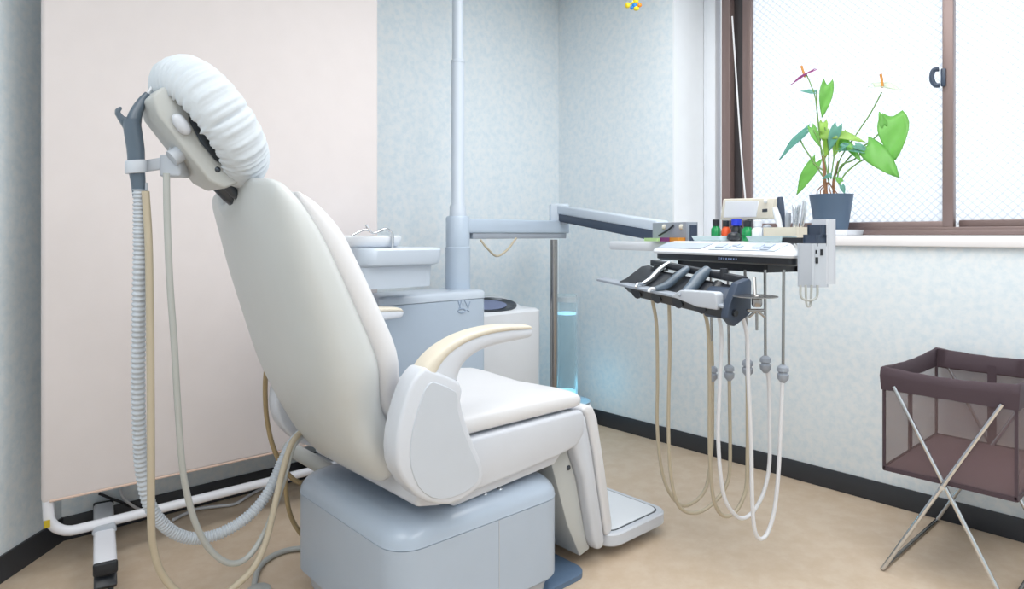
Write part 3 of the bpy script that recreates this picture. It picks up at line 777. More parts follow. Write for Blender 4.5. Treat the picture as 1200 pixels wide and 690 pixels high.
# instrument holder under the front edge
def cz(px, py, d): return PD(px, py, d)
A = PD(700, 328, 2.40); B = PD(848, 360, 1.93)
hu = Vector((B.x-A.x, B.y-A.y, 0)).normalized(); hl = Vector((B.x-A.x, B.y-A.y, 0)).length; slope = (B.z-A.z)/hl
hv = Vector((-hu.y, hu.x, 0)); hv = hv if hv.x > 0 else -hv
def HH(u, v, z): return A+hu*u+hv*(v*(1-.38*max(0, min(1, u/hl))))+UP*(z+slope*u)
b = MB()   # flat front rail
b.prism([HH(-.005, 0, -.004), HH(-.005, .02, -.006), HH(-.005, .05, .006), HH(-.005, .03, .008), HH(-.005, 0, .004)], HH(hl, 0, 0)-HH(0, 0, 0), .002, 2)
rail = b.build('front_rail', M['grey'], dt)
b = MB()
sec = [(.015, -.004), (.05, .006), (.13, .046), (.17, .050), (.17, .03), (.15, -.012), (.10, -.046), (.06, -.04)]
b.loft([[HH(.10, v, z+.012) for v, z in sec], [HH(.16, v, z) for v, z in sec], [HH(hl-.02, v, z) for v, z in sec], [HH(hl-.01, v*.9+.01, z*.9) for v, z in sec]])
hb_ = b.build('instrument_holder', M['black'], dt, 30)
for k in range(5):
    uu = .17+.095*k; b = MB()
    b.tube([HH(uu, .165, .045), HH(uu, .10, .004), HH(uu, .03, -.022)], .021, 12, 4)
    b.build('instrument_cradle', M['black'], hb_)
b = MB()   # end bracket
hb0 = hl-.012
b.prism([HH(hb0, .0, -.030), HH(hb0, .05, -.058), HH(hb0, .15, -.030), HH(hb0, .17, -.02), HH(hb0, .175, .07), HH(hb0, .16, .08), HH(hb0, .075, .068), HH(hb0, .01, .0)], hu*.026, .004, 2, 20)
eb = b.build('end_bracket', M['navy'], dt, 30)
b = MB(); b.tube([HH(hb0+.024, .045, -.016), HH(hb0+.034, .045, -.016)], .010, 12); b.build('pivot', M['black'], eb)
b = MB(); b.prism([HH(hb0-.004, .04, .015), HH(hb0-.004, .11, .050), HH(hb0-.004, .16, .050), HH(hb0-.004, .16, -.01), HH(hb0-.004, .08, -.046)], -hu*.10, .008, 2, 20); b.build('holder_end', M['navy'], hb_, 30)
b = MB()   # rear rail carrying the holder
b.prism([HH(.12, .155, .062), HH(.12, .19, .062), HH(.12, .19, .084), HH(.12, .155, .084)], hu*(hl-.13)-hv*.05+UP*slope*(hl-.13), .004, 2); b.build('rear_rail', M['black'], dt)
for uu, rr_ in ((.17, .026), (.47, .014)):
    hq = HH(uu, .165, .072); b = MB(); b.lathe([(rr_, hq.z), (rr_, .955), (rr_*.8, .975)], (hq.x, hq.y, 0), 16); b.build('hanger', M['black'], dt)
# instruments lying in the holder
def pen(name, u, cat, label, m, r0, tipm=None, dv=0, dz=0.0, grp='instruments in the tray holder', tilt=0):
    t = thing(name, HH(u, .09, .02), label, cat, grp)
    b = MB(); b.tube([HH(u-tilt, .005+dv, .010+dz), HH(u-tilt*.4, .05+dv, .026+dz), HH(u, .10+dv, .056+dz), HH(u+.003, .15+dv, .078+dz)], r0, 12, 5, radii=lambda q: r0*(.55+.6*math.sin(.4+q*2.0))); b.build('body', m, t)
    b = MB(); b.tube([HH(u-tilt, .008+dv, .012+dz), HH(u-tilt*1.15, -.015+dv, .012+dz), HH(u-tilt*1.2, -.028+dv, .002+dz)], .0045, 8); b.build('tip', tipm or M['chrome'], t)
    return t
pen('dental_handpiece', .205, 'handpiece', 'steel turbine handpiece at the far end of the tray holder', M['chrome'], .009, None, .02, .004)
pen('dental_handpiece', .315, 'handpiece', 'slim dark handpiece with white tip curling over the rail', M['hand'], .012, M['white'], 0, .0, tilt=.03)
pen('dental_handpiece', .40, 'handpiece', 'thick slate handpiece next to the grey wedge grip', M['hand'], .017, M['grey'], .012, .006)
b = MB()   # grey wedge shaped grip
b.prism([HH(hl-.205, -.006, .0), HH(hl-.16, -.012, .026), HH(hl-.03, -.012, .040), HH(hl-.022, -.010, .034), HH(hl-.022, -.006, -.012), HH(hl-.10, -.006, -.016)], hv*.035, .006, 3, 20)
tag(b.build('curing_light', M['plastic_inset'], None, 35), 'pale grey wedge shaped hand grip resting on the holder rail', 'handpiece', 'instruments in the tray holder')

# hoses: each lies in its own plane across the tray
hs = [([(764, 349), (769.5, 383), (770.5, 449), (770, 492), (773, 536), (781, 570), (796.5, 591), (812, 589), (825, 576), (831, 555), (834.5, 514), (835, 466), (835, 436), (834, 400), (833, 318)], 'hose_beige', (835, 437)),
      ([(784, 352), (785, 405), (783.5, 470), (783.5, 514), (786, 557), (793, 588), (805, 600), (823, 598.5), (840, 585), (851, 569), (855.5, 544), (855, 470), (854.5, 436), (853, 316)], 'hose_beige', (854.5, 436)),
      ([(824, 360), (830, 388), (831.5, 449), (831.5, 514), (833, 557), (837, 588), (847, 604), (860, 601), (871, 583), (875.5, 557), (876, 470), (875.5, 429), (873, 316)], 'hose_beige', (876, 430)),
      ([(840.5, 364), (845.5, 392), (843.5, 449), (841.5, 505), (844.5, 557), (851, 588), (866, 606.5), (881, 601), (894, 579), (901, 549), (902, 514), (901, 449), (897, 425), (896.5, 316)], 'hose_white', (897, 426)),
      ([(866, 360), (875, 392), (877, 449), (880, 514), (881.5, 583), (884, 618), (890, 631), (899, 625), (907.5, 597), (912.5, 549), (916, 470), (917.5, 436), (918.5, 316)], 'hose_white', (917.5, 437))]
for k, (pix, mm, col) in enumerate(hs):
    st = hit(pix[0][0], pix[0][1], HH(0, .09, 0), hv)       # where it leaves the holder
    pl = lambda a, c: hit(a, c, st, TU)
    b = MB(); b.tube([pl(a, c) for a, c in pix[:-1]], .0062, 10, 6); ho = b.build('hose', M[mm], dt)
    ho['label'] = 'beige hose' if mm == 'hose_beige' else 'pale grey hose'
    b = MB(); cpt = pl(*col)
    b.lathe([(.007, -.030), (.010, -.026), (.017, -.018), (.018, -.004), (.013, .0), (.013, .003), (.018, .006), (.017, .018), (.010, .024), (.007, .026)], cpt, 16); b.build('hose_collar', M['grey'], ho)
    b = MB(); b.tube([pl(*pix[-1]), pl(*pix[-2]), cpt+UP*.015], .0048, 8, 3); b.build('hose_neck', M['steel'], ho)
b = MB()   # little tap hanging beside the bracket
tp = PD(887, 352, 1.90)
b.lathe([(.0, -.002), (.062, -.0015), (.062, .0015), (.0, .002)], PD(885, 347, 1.90), 28)
b.lathe([(.012, -.018), (.015, -.01), (.015, .01), (.010, .016)], tp, 14)
b.box(tp+UP*-.028-RIGHT*.004, (.05, .012, .008), .002, 1, Matrix.Rotation(YAW, 3, 'Z'))
for s_ in (-1, 1): b.tube([tp+UP*-.028, tp+UP*-.048+RIGHT*.024*s_], .004, 8, 2)
b.tube([tp+UP*-.03, tp+UP*-.085], .004, 8, 2)
b.tube([PD(885, 347, 1.90), PD(884, 325, 1.92)], .005, 8, 2)
tag(b.build('drain_tap', M['steel'], dt), 'small steel tap with a thin disc')

# control box at the near end
R_t = Matrix.Rotation(math.atan2(TU.y, TU.x), 3, 'Z')
uc0, _ = uz_(934, 300, .0); uc1, _ = uz_(960, 300, .0)
cbx = TR(TL+.055, .05, 0)
c_tl = PD(934, 286, 1.92)
bxx = thing('control_box', Vector((TR(TL+.06, .04, .925))), 'pale grey control box with switches on the near end of the tray', 'control box')
zt1, zb1 = CAMH-(287-HOR)/F*1.92, CAMH-(336-HOR)/F*1.92
b = MB(); b.box(TR(TL+.046, .028, (zt1+zb1)/2), (.05, .060, zt1-zb1), .004, 3, R_t); bb = b.build('casing', M['plastic_inset'], bxx)
zpl = CAMH-(258-HOR)/F*1.92
b = MB(); b.box(TR(TL+.046, .074, (zpl+zb1)/2+.004), (.05, .032, zpl-zb1-.008), .004, 3, R_t); b.build('back_plate', M['plastic'], bxx)
for (vv_, zz, s_) in ((.010, zt1-.020, .005), (.033, zt1-.022, .010), (.012, zt1-.045, .010)):
    b = MB(); b.box(TR(TL+.0715, vv_, zz), (.004, s_*.8, s_*1.6), .001, 1, R_t); b.build('switch', M['black'], bb)
b = MB(); b.box(TR(TL+.046, .036, zt1+.013), (.044, .036, .026), .004, 2, R_t); b.box(TR(TL+.046, .046, zt1+.040), (.044, .020, .03), .004, 2, R_t); b.build('cup_holder', M['navy'], bxx)
b = MB()
for (x0, x1, yl) in ((938, 958, 352), (944, 951, 359)):
    b.tube([PD(x0, 334, 1.92), PD(x0+1, yl-4, 1.92), PD((x0+x1)/2, yl, 1.92), PD(x1-1, yl-4, 1.93), PD(x1, 334, 1.93)], .0035, 8)
b.build('cable', M['hose_grey'], bxx)

# ------------------------------------------------------------------ things on the tray
def up_(px, py, v): return TT(px, py, v)
ZT = 1.056
def onT(px, v): 
    h = TT(px, 275, v); return Vector((h.x, h.y, ZT))
# metal box with two round sockets
t = thing('bur_block', onT(792, .14), 'grey metal block with two round sockets at the far end of the tray', 'block')
zz = TT(790, 261.5, .14).z
a0, a1 = onT(771, .14), onT(811, .14); cc = (a0+a1)/2
b = MB(); b.box(cc+UP*(zz-ZT)/2, ((a1-a0).length, .05, zz-ZT), .003, 2, R_t); b.build('block', M['grey'], t)
for px in (779, 799):
    b = MB(); c_ = TT(px, 266, .115); b.lathe([(.011, -.006), (.011, .004), (.006, .006), (.0, .004)], c_, 14, Matrix.Rotation(math.pi/2, 3, 'X')); b.build('socket', M['warm'], t)
b = MB(); b.tube([TT(772, 276, .10), TT(782, 270, .105), TT(789, 264, .11)], .004, 8, 3); tag(b.build('probe', M['black'], None), 'short black probe leaning on the grey metal block', 'probe')
def flatitem(name, p0, p1, v, dep, h, m, label, cat, grp=None):
    a, c = onT(p0, v), onT(p1, v); b = MB(); b.box((a+c)/2+UP*(h/2), ((c-a).length, dep, h), min(h*.3, .003), 2, R_t)
    return tag(b.build(name, m), label, cat, grp)
flatitem('paper_slip', 760, 775, .09, .04, .008, M['lime'], 'pale green paper slip at the far corner of the tray', 'paper')
flatitem('foil_packet', 777.5, 788, .09, .03, .010, M['purple'], 'purple foil packet before the grey metal block', 'packet', 'foil packets on the tray')
flatitem('foil_packet', 789, 799, .09, .03, .010, M['amber'], 'amber foil packet before the grey metal block', 'packet', 'foil packets on the tray')
b = MB(); a = onT(812.5, .11); b.box(a+UP*.030, (.006, .03, .06), .001, 1, R_t); tag(b.build('glass_slab', M['navy']), 'dark upright glass slab beside the grey metal block', 'slab')
# glass trays
def gtray(p0, p1, v, label):
    a, c = onT(p0, v), onT(p1, v); w = (c-a).length; m = (a+c)/2; b = MB()
    q = (m-P0).dot(TU); vv = v
    b.loft([trrect(q-w/2+.01, q+w/2-.01, vv-.025, vv+.035, .01, ZT+.001), trrect(q-w/2, q+w/2, vv-.032, vv+.045, .012, ZT+.020), trrect(q-w/2+.003, q+w/2-.003, vv-.029, vv+.042, .011, ZT+.020), trrect(q-w/2+.012, q+w/2-.012, vv-.022, vv+.033, .01, ZT+.004)])
    return tag(b.build('glass_dish', M['glass_tray'], None, 30), label, 'dish', 'glass dishes on the tray')
gtray(816, 852, .10, 'frosted glass dish in front of the green bottle')
gtray(880, 925, .075, 'long frosted glass dish near the control box')
def bottle(name, px, v, r_, h, mb_, mc, label, capm=None, capr=.7):
    r_ *= 1.15; h *= 1.15
    base = onT(px, v); t = thing(name, base, label, 'bottle', 'small bottles on the tray')
    b = MB(); b.lathe([(r_*.9, 0), (r_, .003), (r_, h*.55), (r_*.6, h*.68), (r_*.6, h*.72)], base, 16); b.build('bottle_body', mb_, t)
    b = MB(); b.lathe([(r_*capr, h*.70), (r_*capr, h*.98), (r_*capr*.8, h)], base, 16); b.build('cap', mc, t)
bottle('bottle', 839, .19, .016, .072, M['green'], M['black'], 'green bottle with dark green cap behind the glass dish')
bottle('bottle', 851, .20, .015, .068, M['orange'], M['black'], 'orange bottle with black cap left of the blue one')
bottle('bottle', 863, .20, .017, .072, M['black'], M['blue'], 'dark bottle with a bright blue cap', capr=.95)
bottle('bottle', 876, .19, .018, .066, M['green'], M['black'], 'green bottle with black cap right of the blue capped one')
bottle('bottle', 888, .20, .018, .066, M['white'], M['white'], 'white bottle beside the rack of instruments')
b = MB(); b.superell(onT(860, .12)+UP*.017, (.026, .02, .016), (2.4, 2.4)); tag(b.build('dappen_dish', M['black']), 'small dark round dish in front of the bottles', 'dish')
b = MB(); b.superell(onT(899, .18)+UP*.03, (.017, .017, .03), (3, 2)); tag(b.build('cotton_holder', M['grey']), 'brown grey capsule shaped holder next to the cream rack', 'holder')
# cream rack with upright instruments
t = thing('instrument_rack', onT(925, .17), 'low cream rack full of upright instruments', 'rack')
a, c = onT(903, .17), onT(942, .17); hgt = .045
b = MB(); b.box((a+c)/2+UP*(hgt/2), ((c-a).length, .06, hgt), .004, 2, R_t); b.build('rack_body', M['cream'], t)
def upright(name, px, ptop, v, r_, m, label, lean=0.0, flat=None):
    p = onT(px, v)+UP*(hgt-.002); q_ = TT(ptop[0], ptop[1], v)
    b = MB(); b.tube([p, p.lerp(q_, .35)+TU*lean, p.lerp(q_, .7)+TU*lean, q_], r_, 10, 4, radii=lambda s_: r_*(.55+.55*math.sin(.25+s_*2.4)), flat=flat)
    tag(b.build(name, m), label, 'instrument', 'instruments standing in the cream rack')
upright('scissors', 915, (908, 243), .165, .010, M['white'], 'white handled instrument leaning left in the cream rack')
upright('scaler', 917, (914, 231), .18, .011, M['navy'], 'tall dark slate handled instrument in the cream rack')
upright('brush', 923, (924, 249), .17, .009, M['grey'], 'short grey handled instrument in the cream rack')
upright('tweezers', 930, (930, 240), .165, .006, M['chrome'], 'pair of steel tweezers in the middle of the cream rack', .004)
upright('forceps', 934, (937, 240), .18, .006, M['chrome'], 'steel forceps standing right of the tweezers', -.003)
upright('pliers', 939, (943, 236), .17, .007, M['chrome'], 'steel pliers leaning right before the plant pot', .002)
flatitem('mirror_case', 922, 944, .07, .035, .012, M['black'], 'flat black case at the near end of the tray', 'case')

# x-ray film viewer on a stalk, fixed to the tray
vv = .24
t = thing('film_viewer', Vector((TT(875, 285, vv).x, TT(875, 285, vv).y, ZT)), 'cream film viewing box with white screen behind the bottles', 'viewer')
cs_ = [(847, 233), (907, 231.5), (903, 256.5), (843.5, 258)]
vq = [TT(a, c, vv) for a, c in cs_]
b = MB(); b.prism(vq, TV*.045, .005, 3, 30); b.build('casing', M['warm'], t)
b = MB(); b.prism([TT(a, c, vv-.0015) for a, c in [(850, 236), (889, 235.5), (886, 254), (847.5, 255)]], TV*.004, .001, 1); tag(b.build('screen', M['white'], t), 'white opal screen')
b = MB(); b.superell(TT(897.5, 235.5, vv-.002), (.010, .006, .008), seg=14, rows=8); b.build('knob', M['white'], t)
b = MB(); b.prism([TT(a, c, vv-.0015) for a, c in [(893, 245), (899, 244.5), (899, 248), (893, 248.5)]], TV*.004, .0005, 1); b.build('switch', M['dark_metal'], t)
b = MB()
vb = TT(874, 256, vv)+TV*.02
b.tube([vb, Vector((vb.x, vb.y, 1.058))], .010, 10, 2); b.lathe([(.022, 1.0565), (.022, 1.06), (.0, 1.062)], (vb.x, vb.y, 0), 20)
b.build('stalk', M['dark_metal'], t)

# ------------------------------------------------------------------ steel post, white bin, bubble tube
pp = Vector((2.425, 2.385, 0))
t = thing('support_post', pp, 'upright brushed steel post under the end of the swing arm', 'post')
b = MB(); b.lathe([(.019, .01), (.0195, .012), (.0195, zb2-.002)], pp, 20); b.build('pole', M['steel'], t)
b = MB(); b.lathe([(.07, 0), (.07, .008), (.03, .016), (.02, .03)], pp, 24); b.build('foot', M['steel'], t)

wb = thing('air_purifier', (2.17, 2.60, 0), 'white rounded appliance with dark oval top opening between cabinet and steel post', 'appliance')
def prr(z, i_): return rrect(2.165, 2.60, .227-i_, .165-i_, .035, z, 8)
ztop = PY(605, 364, 2.44).z
b = MB(); b.loft([prr(0.0, .012), prr(.02, 0), prr(ztop-.012, 0), prr(ztop, .012), prr(ztop+.002, .05)]); b.build('body', M['white'], wb)
b = MB(); b.prism([(1.955, 2.45, ztop-.004), (1.955, 2.66, ztop+.05), (1.955, 2.75, ztop+.05), (1.955, 2.755, ztop-.004)], (.37, 0, 0), .012, 3); b.build('sloped_lid', M['white'], wb, 30)
mk2 = Matrix.Rotation(math.atan2(.054, .21), 3, 'X') @ Matrix.Diagonal((1.0, .58, 1)).to_3x3()
ol = (2.135, 2.555, ztop+.022)
b = MB(); b.lathe([(.0, .001), (.13, .001), (.148, .003), (.158, .012), (.166, .010), (.168, -.004)], ol, 40, mk2); b.build('opening', M['dark_metal'], wb)
b = MB(); b.lathe([(.0, .0), (.12, .0), (.125, .004), (.0, .006)], (2.12, 2.562, ztop+.024), 30, mk2); b.build('inner_drum', M['drum'], wb)

bt = thing('bubble_tube_lamp', (2.63, 2.49, 0), 'clear water column lamp glowing blue in the far corner', 'lamp')
bp_ = Vector((2.63, 2.49, 0))
def zd(py, d=3.61): return CAMH-(py-HOR)/F*d
zB = zd(468)
b = MB(); b.lathe([(.128, 0), (.132, .01), (.132, zB-.02), (.126, zB-.012)], bp_, 36); b.build('base', M['white'], bt)
b = MB(); b.lathe([(.127, zB-.014), (.128, zB-.004), (.118, zB), (.0, zB)], bp_, 36); b.build('base_lid', M['grey'], bt)
b = MB(); b.lathe([(.059, zB), (.060, zB+.002), (.060, zd(345)), (.056, zd(345)), (.056, zd(346))], bp_, 32); b.build('acrylic_tube', M['clear'], bt)
b = MB(); b.lathe([(.054, zB+.02), (.0545, zd(368)), (.0, zd(367.5))], bp_, 28); b.build('water_column', M['water'], bt)
b = MB(); b.lathe([(.055, zd(366)), (.055, zd(368))], bp_, 28); b.build('water_surface', M['led'], bt)
b = MB(); b.lathe([(.0595, zd(347)), (.0595, zd(353)), (.055, zd(354)), (.0, zd(354))], bp_, 28); b.build('top_cap', M['white'], bt)
b = MB(); b.lathe([(.050, zB), (.050, zd(457))], bp_, 24); b.build('light_head', M['led'], bt)
ll = bpy.data.lights.new('bubble_lamp_light', 'POINT'); ll.energy = 0.3; ll.color = (.2, .75, 1.0); ll.shadow_soft_size = .04
lo = bpy.data.objects.new('bubble_lamp_light', ll); COL.objects.link(lo); lo.location = (2.70, 2.41, zB+.07)

# ------------------------------------------------------------------ potted anthurium on the sill
XPL = 3.05
def pl(px, py, dx=0): return PX(px, py, XPL+dx)
pc_ = pl(974, 268)
zs = 1.076
b = MB(); e0, e1 = pl(930, 274), pl(1000, 269)
b.prism([(XPL-.08, e1.y, zs+.001), (XPL-.08, e0.y, zs+.001), (XPL-.085, e0.y+.008, zs+.026), (XPL-.085, e1.y-.008, zs+.026)], (.19, 0, 0), .003, 2)
tag(b.build('plant_tray', M['white']), 'shallow white rectangular tray under the plant pot on the sill', 'tray')
zp0 = zs+.027; zp1 = pl(974, 228).z
an_ = thing('potted_anthurium', (pc_.x, pc_.y, zp0), 'flowering anthurium in a slate blue pot on the window sill', 'potted plant')
b = MB(); b.lathe([(.0, 0), (.066, 0), (.068, .004), (.09, zp1-zp0-.004), (.092, zp1-zp0), (.086, zp1-zp0), (.083, zp1-zp0-.02)], (pc_.x, pc_.y, zp0), 32); b.build('pot', M['pot'], an_)
b = MB(); b.lathe([(.084, zp1-zp0-.025), (.05, zp1-zp0-.012), (.0, zp1-zp0-.008)], (pc_.x, pc_.y, zp0), 24); b.build('soil', M['soil'], an_)
def S(x, y, dx=0): return pl(890+x/3.137, 60+y/3.137, dx)
def leaf(base, tip, width, m, facing=None, heart=.18, cup=.25, fold=.0, droop=.1):
    L = (tip-base); ln = L.length; t = L.normalized()
    f = Vector(facing) if facing is not None else Vector((-.8, -.3, .5)); f = (f-t*f.dot(t)).normalized(); s = f.cross(t)
    b = MB(); NU, NV = 12, 8; grid = []
    for i in range(NU+1):
        u = i/NU
        wv = width/2*(math.sin(math.pi*min(1, (u*.93+.07))**.62))**.85 if u < 1 else 0.0
        wv = max(wv, .0008)
        row = []
        for j in range(NV+1):
            v = -1+2*j/NV
            lobe = -heart*ln*(1-u)**3*(abs(v)**1.5)
            p = base+t*(u*ln+lobe)+s*(v*wv)+f*(cup*wv*(v*v)+fold*wv*abs(v)) - f*(droop*ln*(u-.5)**2*1.2) + f*(.05*width*math.sin(u*9+v*3))
            row.append(b.bm.verts.new(p))
        grid.append(row)
    for i in range(NU):
        for j in range(NV): b.bm.faces.new((grid[i][j], grid[i][j+1], grid[i+1][j+1], grid[i+1][j]))
    o = b.build('leaf', m, an_, 180)
    md = o.modifiers.new('thick', 'SOLIDIFY'); md.thickness = .0012
    return o
def stalk(pts, r_=.0036, m='stem', name='stem'):
    b = MB(); b.tube(pts, r_, 8, 5); return b.build(name, M[m], an_)
# old brown stalks
stalk([S(247, 535), S(240, 480), S(238, 430), S(236, 385)], .008, 'root', 'stalk'); stalk([S(275, 535, .02), S(272, 480, .02), S(282, 440, .02), S(290, 405, .02)], .006, 'root', 'stalk')
b = MB()
for k in range(7): b.tube([S(240+k*3, 490+random.uniform(-10, 10)), S(215+k*11, 515+random.uniform(-8, 4)), S(210+k*14, 532)], .0025, 6, 4)
b.build('aerial_roots', M['root'], an_)
stalk([S(240, 470), S(205, 415), S(165, 355), S(150, 325)]); stalk([S(238, 440), S(215, 425), S(198, 412)])
stalk([S(236, 430), S(222, 330), S(213, 240), S(205, 170), S(188, 120), S(172, 85)], .0028)
stalk([S(225, 330, .01), S(215, 240, .01), S(210, 180, .01), S(208, 140, .01)], .002)
stalk([S(285, 470), S(300, 420), S(345, 400), S(385, 365)]); stalk([S(290, 490, -.02), S(320, 445, -.02), S(370, 405, -.02), S(405, 388, -.02), S(412, 365, -.02)])
stalk([S(270, 470, .01), S(300, 390, .01), S(360, 300, .01), S(410, 225, .01), S(450, 150, .01)], .003)
stalk([S(285, 450, .02), S(340, 380, .02), S(410, 330, .02), S(450, 292, .02), S(460, 282, .02)])
stalk([S(250, 470, .01), S(255, 400, .01), S(250, 330, .01), S(240, 280, .01)], .003); stalk([S(262, 470, -.01), S(275, 380, -.01), S(284, 290, -.01)], .003)
stalk([S(255, 480, -.02), S(240, 400, -.02), S(215, 320, -.02), S(198, 290, -.02)], .003)
fc = (-.85, -.25, .35)
leaf(S(172, 292), S(70, 398), .052, M['leaf_dark'], (-.8, .1, .55))
leaf(S(205, 408), S(136, 527), .062, M['leaf'], fc)
leaf(S(250, 122), S(231, 243), .058, M['leaf'], (-.9, -.5, .1))
leaf(S(203, 150), S(152, 146), .022, M['leaf_dark'], fc)
leaf(S(228, 292, -.01), S(386, 320, -.03), .060, M['leaf_lime'], (-.7, 0, .7), cup=-.3, droop=.35)
leaf(S(286, 278, -.03), S(256, 366, -.03), .048, M['leaf_dark'], fc)
leaf(S(192, 280, -.02), S(222, 350, -.02), .036, M['leaf'], fc)
leaf(S(235, 262, .02), S(232, 330, .02), .040, M['leaf_lime'], fc)
leaf(S(262, 300, .02), S(240, 395, .02), .045, M['leaf_lime'], fc); leaf(S(300, 300, .02), S(272, 390, .02), .046, M['leaf_lime'], fc)
leaf(S(318, 322, .01), S(292, 372, .01), .040, M['leaf'], fc)
leaf(S(490, 238, .02), S(498, 400, .0), .118, M['leaf'], (-.9, -.2, .3), heart=.10)
leaf(S(395, 345, -.03), S(513, 462, -.05), .092, M['leaf'], (-.6, .35, .75), heart=.18, cup=-.2)
leaf(S(458, 272, .0), S(440, 222, .0), .03, M['leaf'], fc)
leaf(S(298, 362, -.03), S(388, 372, -.04), .036, M['leaf_dark'], (-.4, 0, .9)); leaf(S(322, 340, -.02), S(374, 405, -.03), .034, M['leaf'], fc)
leaf(S(352, 345, -.03), S(402, 368, -.03), .03, M['leaf_dark'], fc); leaf(S(302, 352, -.04), S(330, 340, -.04), .03, M['leaf_dark'], fc)
leaf(S(300, 480, -.03), S(278, 462, -.03), .025, M['leaf'], fc); leaf(S(302, 492, -.03), S(313, 524, -.03), .022, M['leaf_dark'], fc)
leaf(S(262, 455, -.03), S(230, 470, -.03), .02, M['leaf_dark'], fc)
o = leaf(S(196, 72), S(114, 122), .040, M['spathe_pink'], (-.2, .2, .95), cup=.3); o.name = 'spathe'
o = leaf(S(420, 128), S(524, 140), .060, M['spathe_white'], (-.45, .1, .9), cup=.4); o.name = 'spathe'
b = MB(); b.tube([S(168, 95), S(160, 72), S(154, 54)], .0055, 8, 4); b.build('spadix', M['amber'], an_)
b = MB(); b.tube([S(453, 134), S(450, 108), S(446, 84)], .0055, 8, 4); b.build('spadix', M['amber'], an_)

# ------------------------------------------------------------------ folding hamper
hx0, hx1_, hy0, hy1, hz0, hz1 = 2.335, 2.865, .452, .800, .325, .655
hm = thing('laundry_hamper', ((hx0+hx1_)/2, (hy0+hy1)/2, 0), 'brown mesh folding hamper with crossed steel legs under the window', 'hamper')
def wall4(mb, z0, z1, o_, th):
    for (c, s) in ((((hx0+hx1_)/2, hy0-o_, (z0+z1)/2), (hx1_-hx0+2*o_, th, z1-z0)), (((hx0+hx1_)/2, hy1+o_, (z0+z1)/2), (hx1_-hx0+2*o_, th, z1-z0)),
                   ((hx0-o_, (hy0+hy1)/2, (z0+z1)/2), (th, hy1-hy0+2*o_, z1-z0)), ((hx1_+o_, (hy0+hy1)/2, (z0+z1)/2), (th, hy1-hy0+2*o_, z1-z0))):
        mb.box(c, s)
b = MB(); wall4(b, hz0, hz1-.03, 0, .002); b.build('mesh_basket', M['net'], hm)
def bandring(z, o_, wob):
    pts = []
    cor = [(hx0-o_, hy0-o_), (hx1_+o_, hy0-o_), (hx1_+o_, hy1+o_), (hx0-o_, hy1+o_)]
    for i in range(4):
        a, c = Vector(cor[i]), Vector(cor[(i+1) % 4])
        for k in range(16):
            t_ = k/16; p = a.lerp(c, t_); sag = math.sin(math.pi*t_)
            pts.append((p.x, p.y, z-wob*sag+.0009*math.sin(k*2.1+i)))
    return pts
b = MB(); b.loft([bandring(hz1-.075, .007, .0), bandring(hz1-.03, .010, .006), bandring(hz1-.004, .008, .010), bandring(hz1, .002, .010), bandring(hz1-.004, -.004, .010), bandring(hz1-.07, -.002, .0)], cap=False); b.build('rim_band', M['hamper_band'], hm, 60)
b = MB(); b.box(((hx0+hx1_)/2, (hy0+hy1)/2, hz0), (hx1_-hx0, hy1-hy0, .010), .003); b.build('bottom_board', M['hamper_floor'], hm)
b = MB()
for (x, y) in ((hx0, hy0), (hx1_, hy0), (hx0, hy1), (hx1_, hy1)): b.box((x, y, (hz0+hz1)/2-.02), (.008, .008, hz1-hz0-.04))
b.box(((hx0+hx1_)/2-.02, hy1, (hz0+hz1)/2-.02), (.028, .006, hz1-hz0-.04)); b.box((hx1_, (hy0+hy1)/2, (hz0+hz1)/2-.02), (.006, .026, hz1-hz0-.04))
wall4(b, hz0-.006, hz0+.008, .001, .006)
b.build('binding', M['hamper_band'], hm)
rl = .0065
for x, lab in ((hx0-.018, 0), (hx1_-.002, 1)):
    b = MB(); b.tube([(x, hy0+.03, hz1-.06), (x, hy1-.002, rl)], rl, 10, 2); b.build('leg', M['chrome'], hm)
    b = MB(); b.tube([(x+.014, hy1-.03, hz1-.06), (x+.014, hy0+.02, rl)], rl, 10, 2); b.build('leg', M['chrome'], hm)
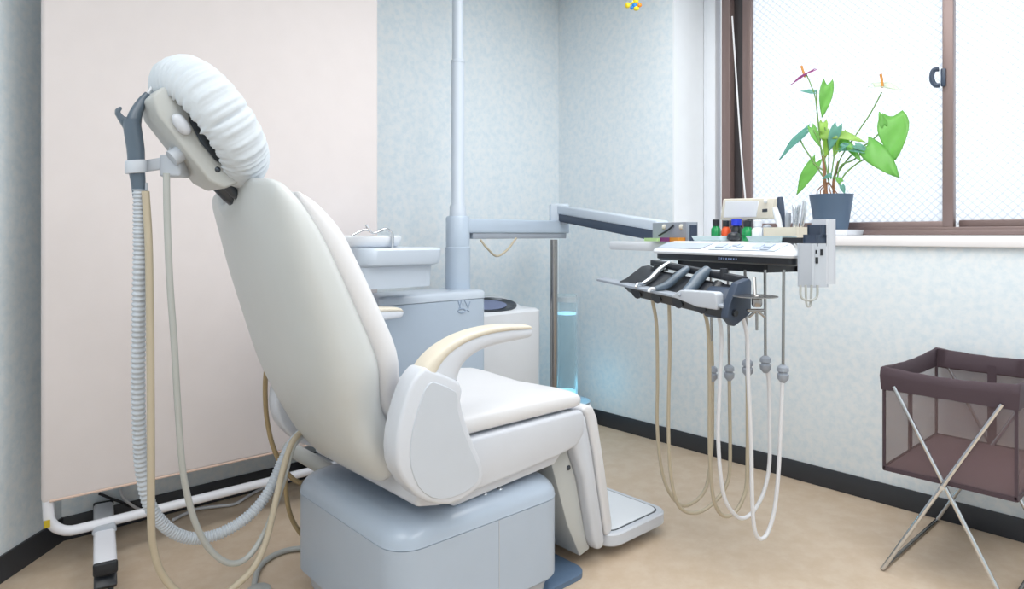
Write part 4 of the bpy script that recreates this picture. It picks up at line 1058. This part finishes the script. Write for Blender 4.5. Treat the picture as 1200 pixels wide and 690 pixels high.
for y in (hy1-.002, hy0+.02):
    b = MB(); b.tube([(hx0-.02, y, rl), (hx1_+.012, y, rl)], rl, 10, 2); b.build('floor_bar', M['steel'], hm)
b = MB(); b.tube([(hx0-.026, (hy0+hy1)/2+.004, .315), (hx0+.004, (hy0+hy1)/2+.004, .315)], .007, 10, 2); b.build('pivot', M['chrome'], hm)

# ------------------------------------------------------------------ small mobile near the ceiling, loose cables
tc_ = PD(741, 5, 3.15)
my = thing('hanging_toy', tc_, 'tiny yellow blue and orange plastic toy hanging near the ceiling', 'toy')
def tq(px, py): return PD(px, py, 3.15)
b = MB(); b.tube([tq(741, 2), Vector((tc_.x, tc_.y, ZC))], .0012, 6, 2); b.build('string', M['string'], my)
b = MB(); b.superell(tq(735.5, 6.2), (.011, .011, .013)); b.superell(tq(745, 1), (.012, .012, .014)); b.superell(tq(745.5, 10), (.014, .012, .010)); b.tube([tq(735.5, 6), tq(740, 4), tq(745, 1)], .004, 8); b.tube([tq(745, 10), tq(743, 6), tq(745, 1)], .004, 8); b.build('yellow_beads', M['yellow'], my)
b = MB(); b.superell(tq(743.5, 6.5), (.011, .011, .013)); b.superell(tq(740.5, 9), (.008, .008, .008)); b.build('blue_beads', M['toyblue'], my)
b = MB(); b.superell(tq(749.5, 6), (.011, .009, .009)); b.build('orange_bead', M['toyorange'], my)
b = MB(); b.tube([PZ(203, 609, .012), PZ(215, 603, .008), PZ(232, 596, .008), PZ(256, 593, .008), PZ(276, 590, .008), PZ(296, 578, .008), PZ(318, 568, .008), PZ(345, 561, .01)], .006, 8)
tag(b.build('power_cable', M['hose_white']), 'white cable lying on the floor behind the screen bar', 'cable')
b = MB(); b.tube([PY(141, 573, 2.79), PY(144, 582, 2.785), PY(152, 590, 2.78), PY(166, 598, 2.775), PZ(190, 607, .008)], .005, 8)
tag(b.build('power_cable', M['hose_white']), 'white cable dropping down the wall over the baseboard beneath the screen', 'cable')
b = MB(); b.tube([PY(116, 578, 2.79), PY(130, 584, 2.785), PY(146, 590, 2.79), PZ(164, 603, .008)], .005, 8)
tag(b.build('power_cable', M['black']), 'black cable crossing the baseboard beneath the screen', 'cable')
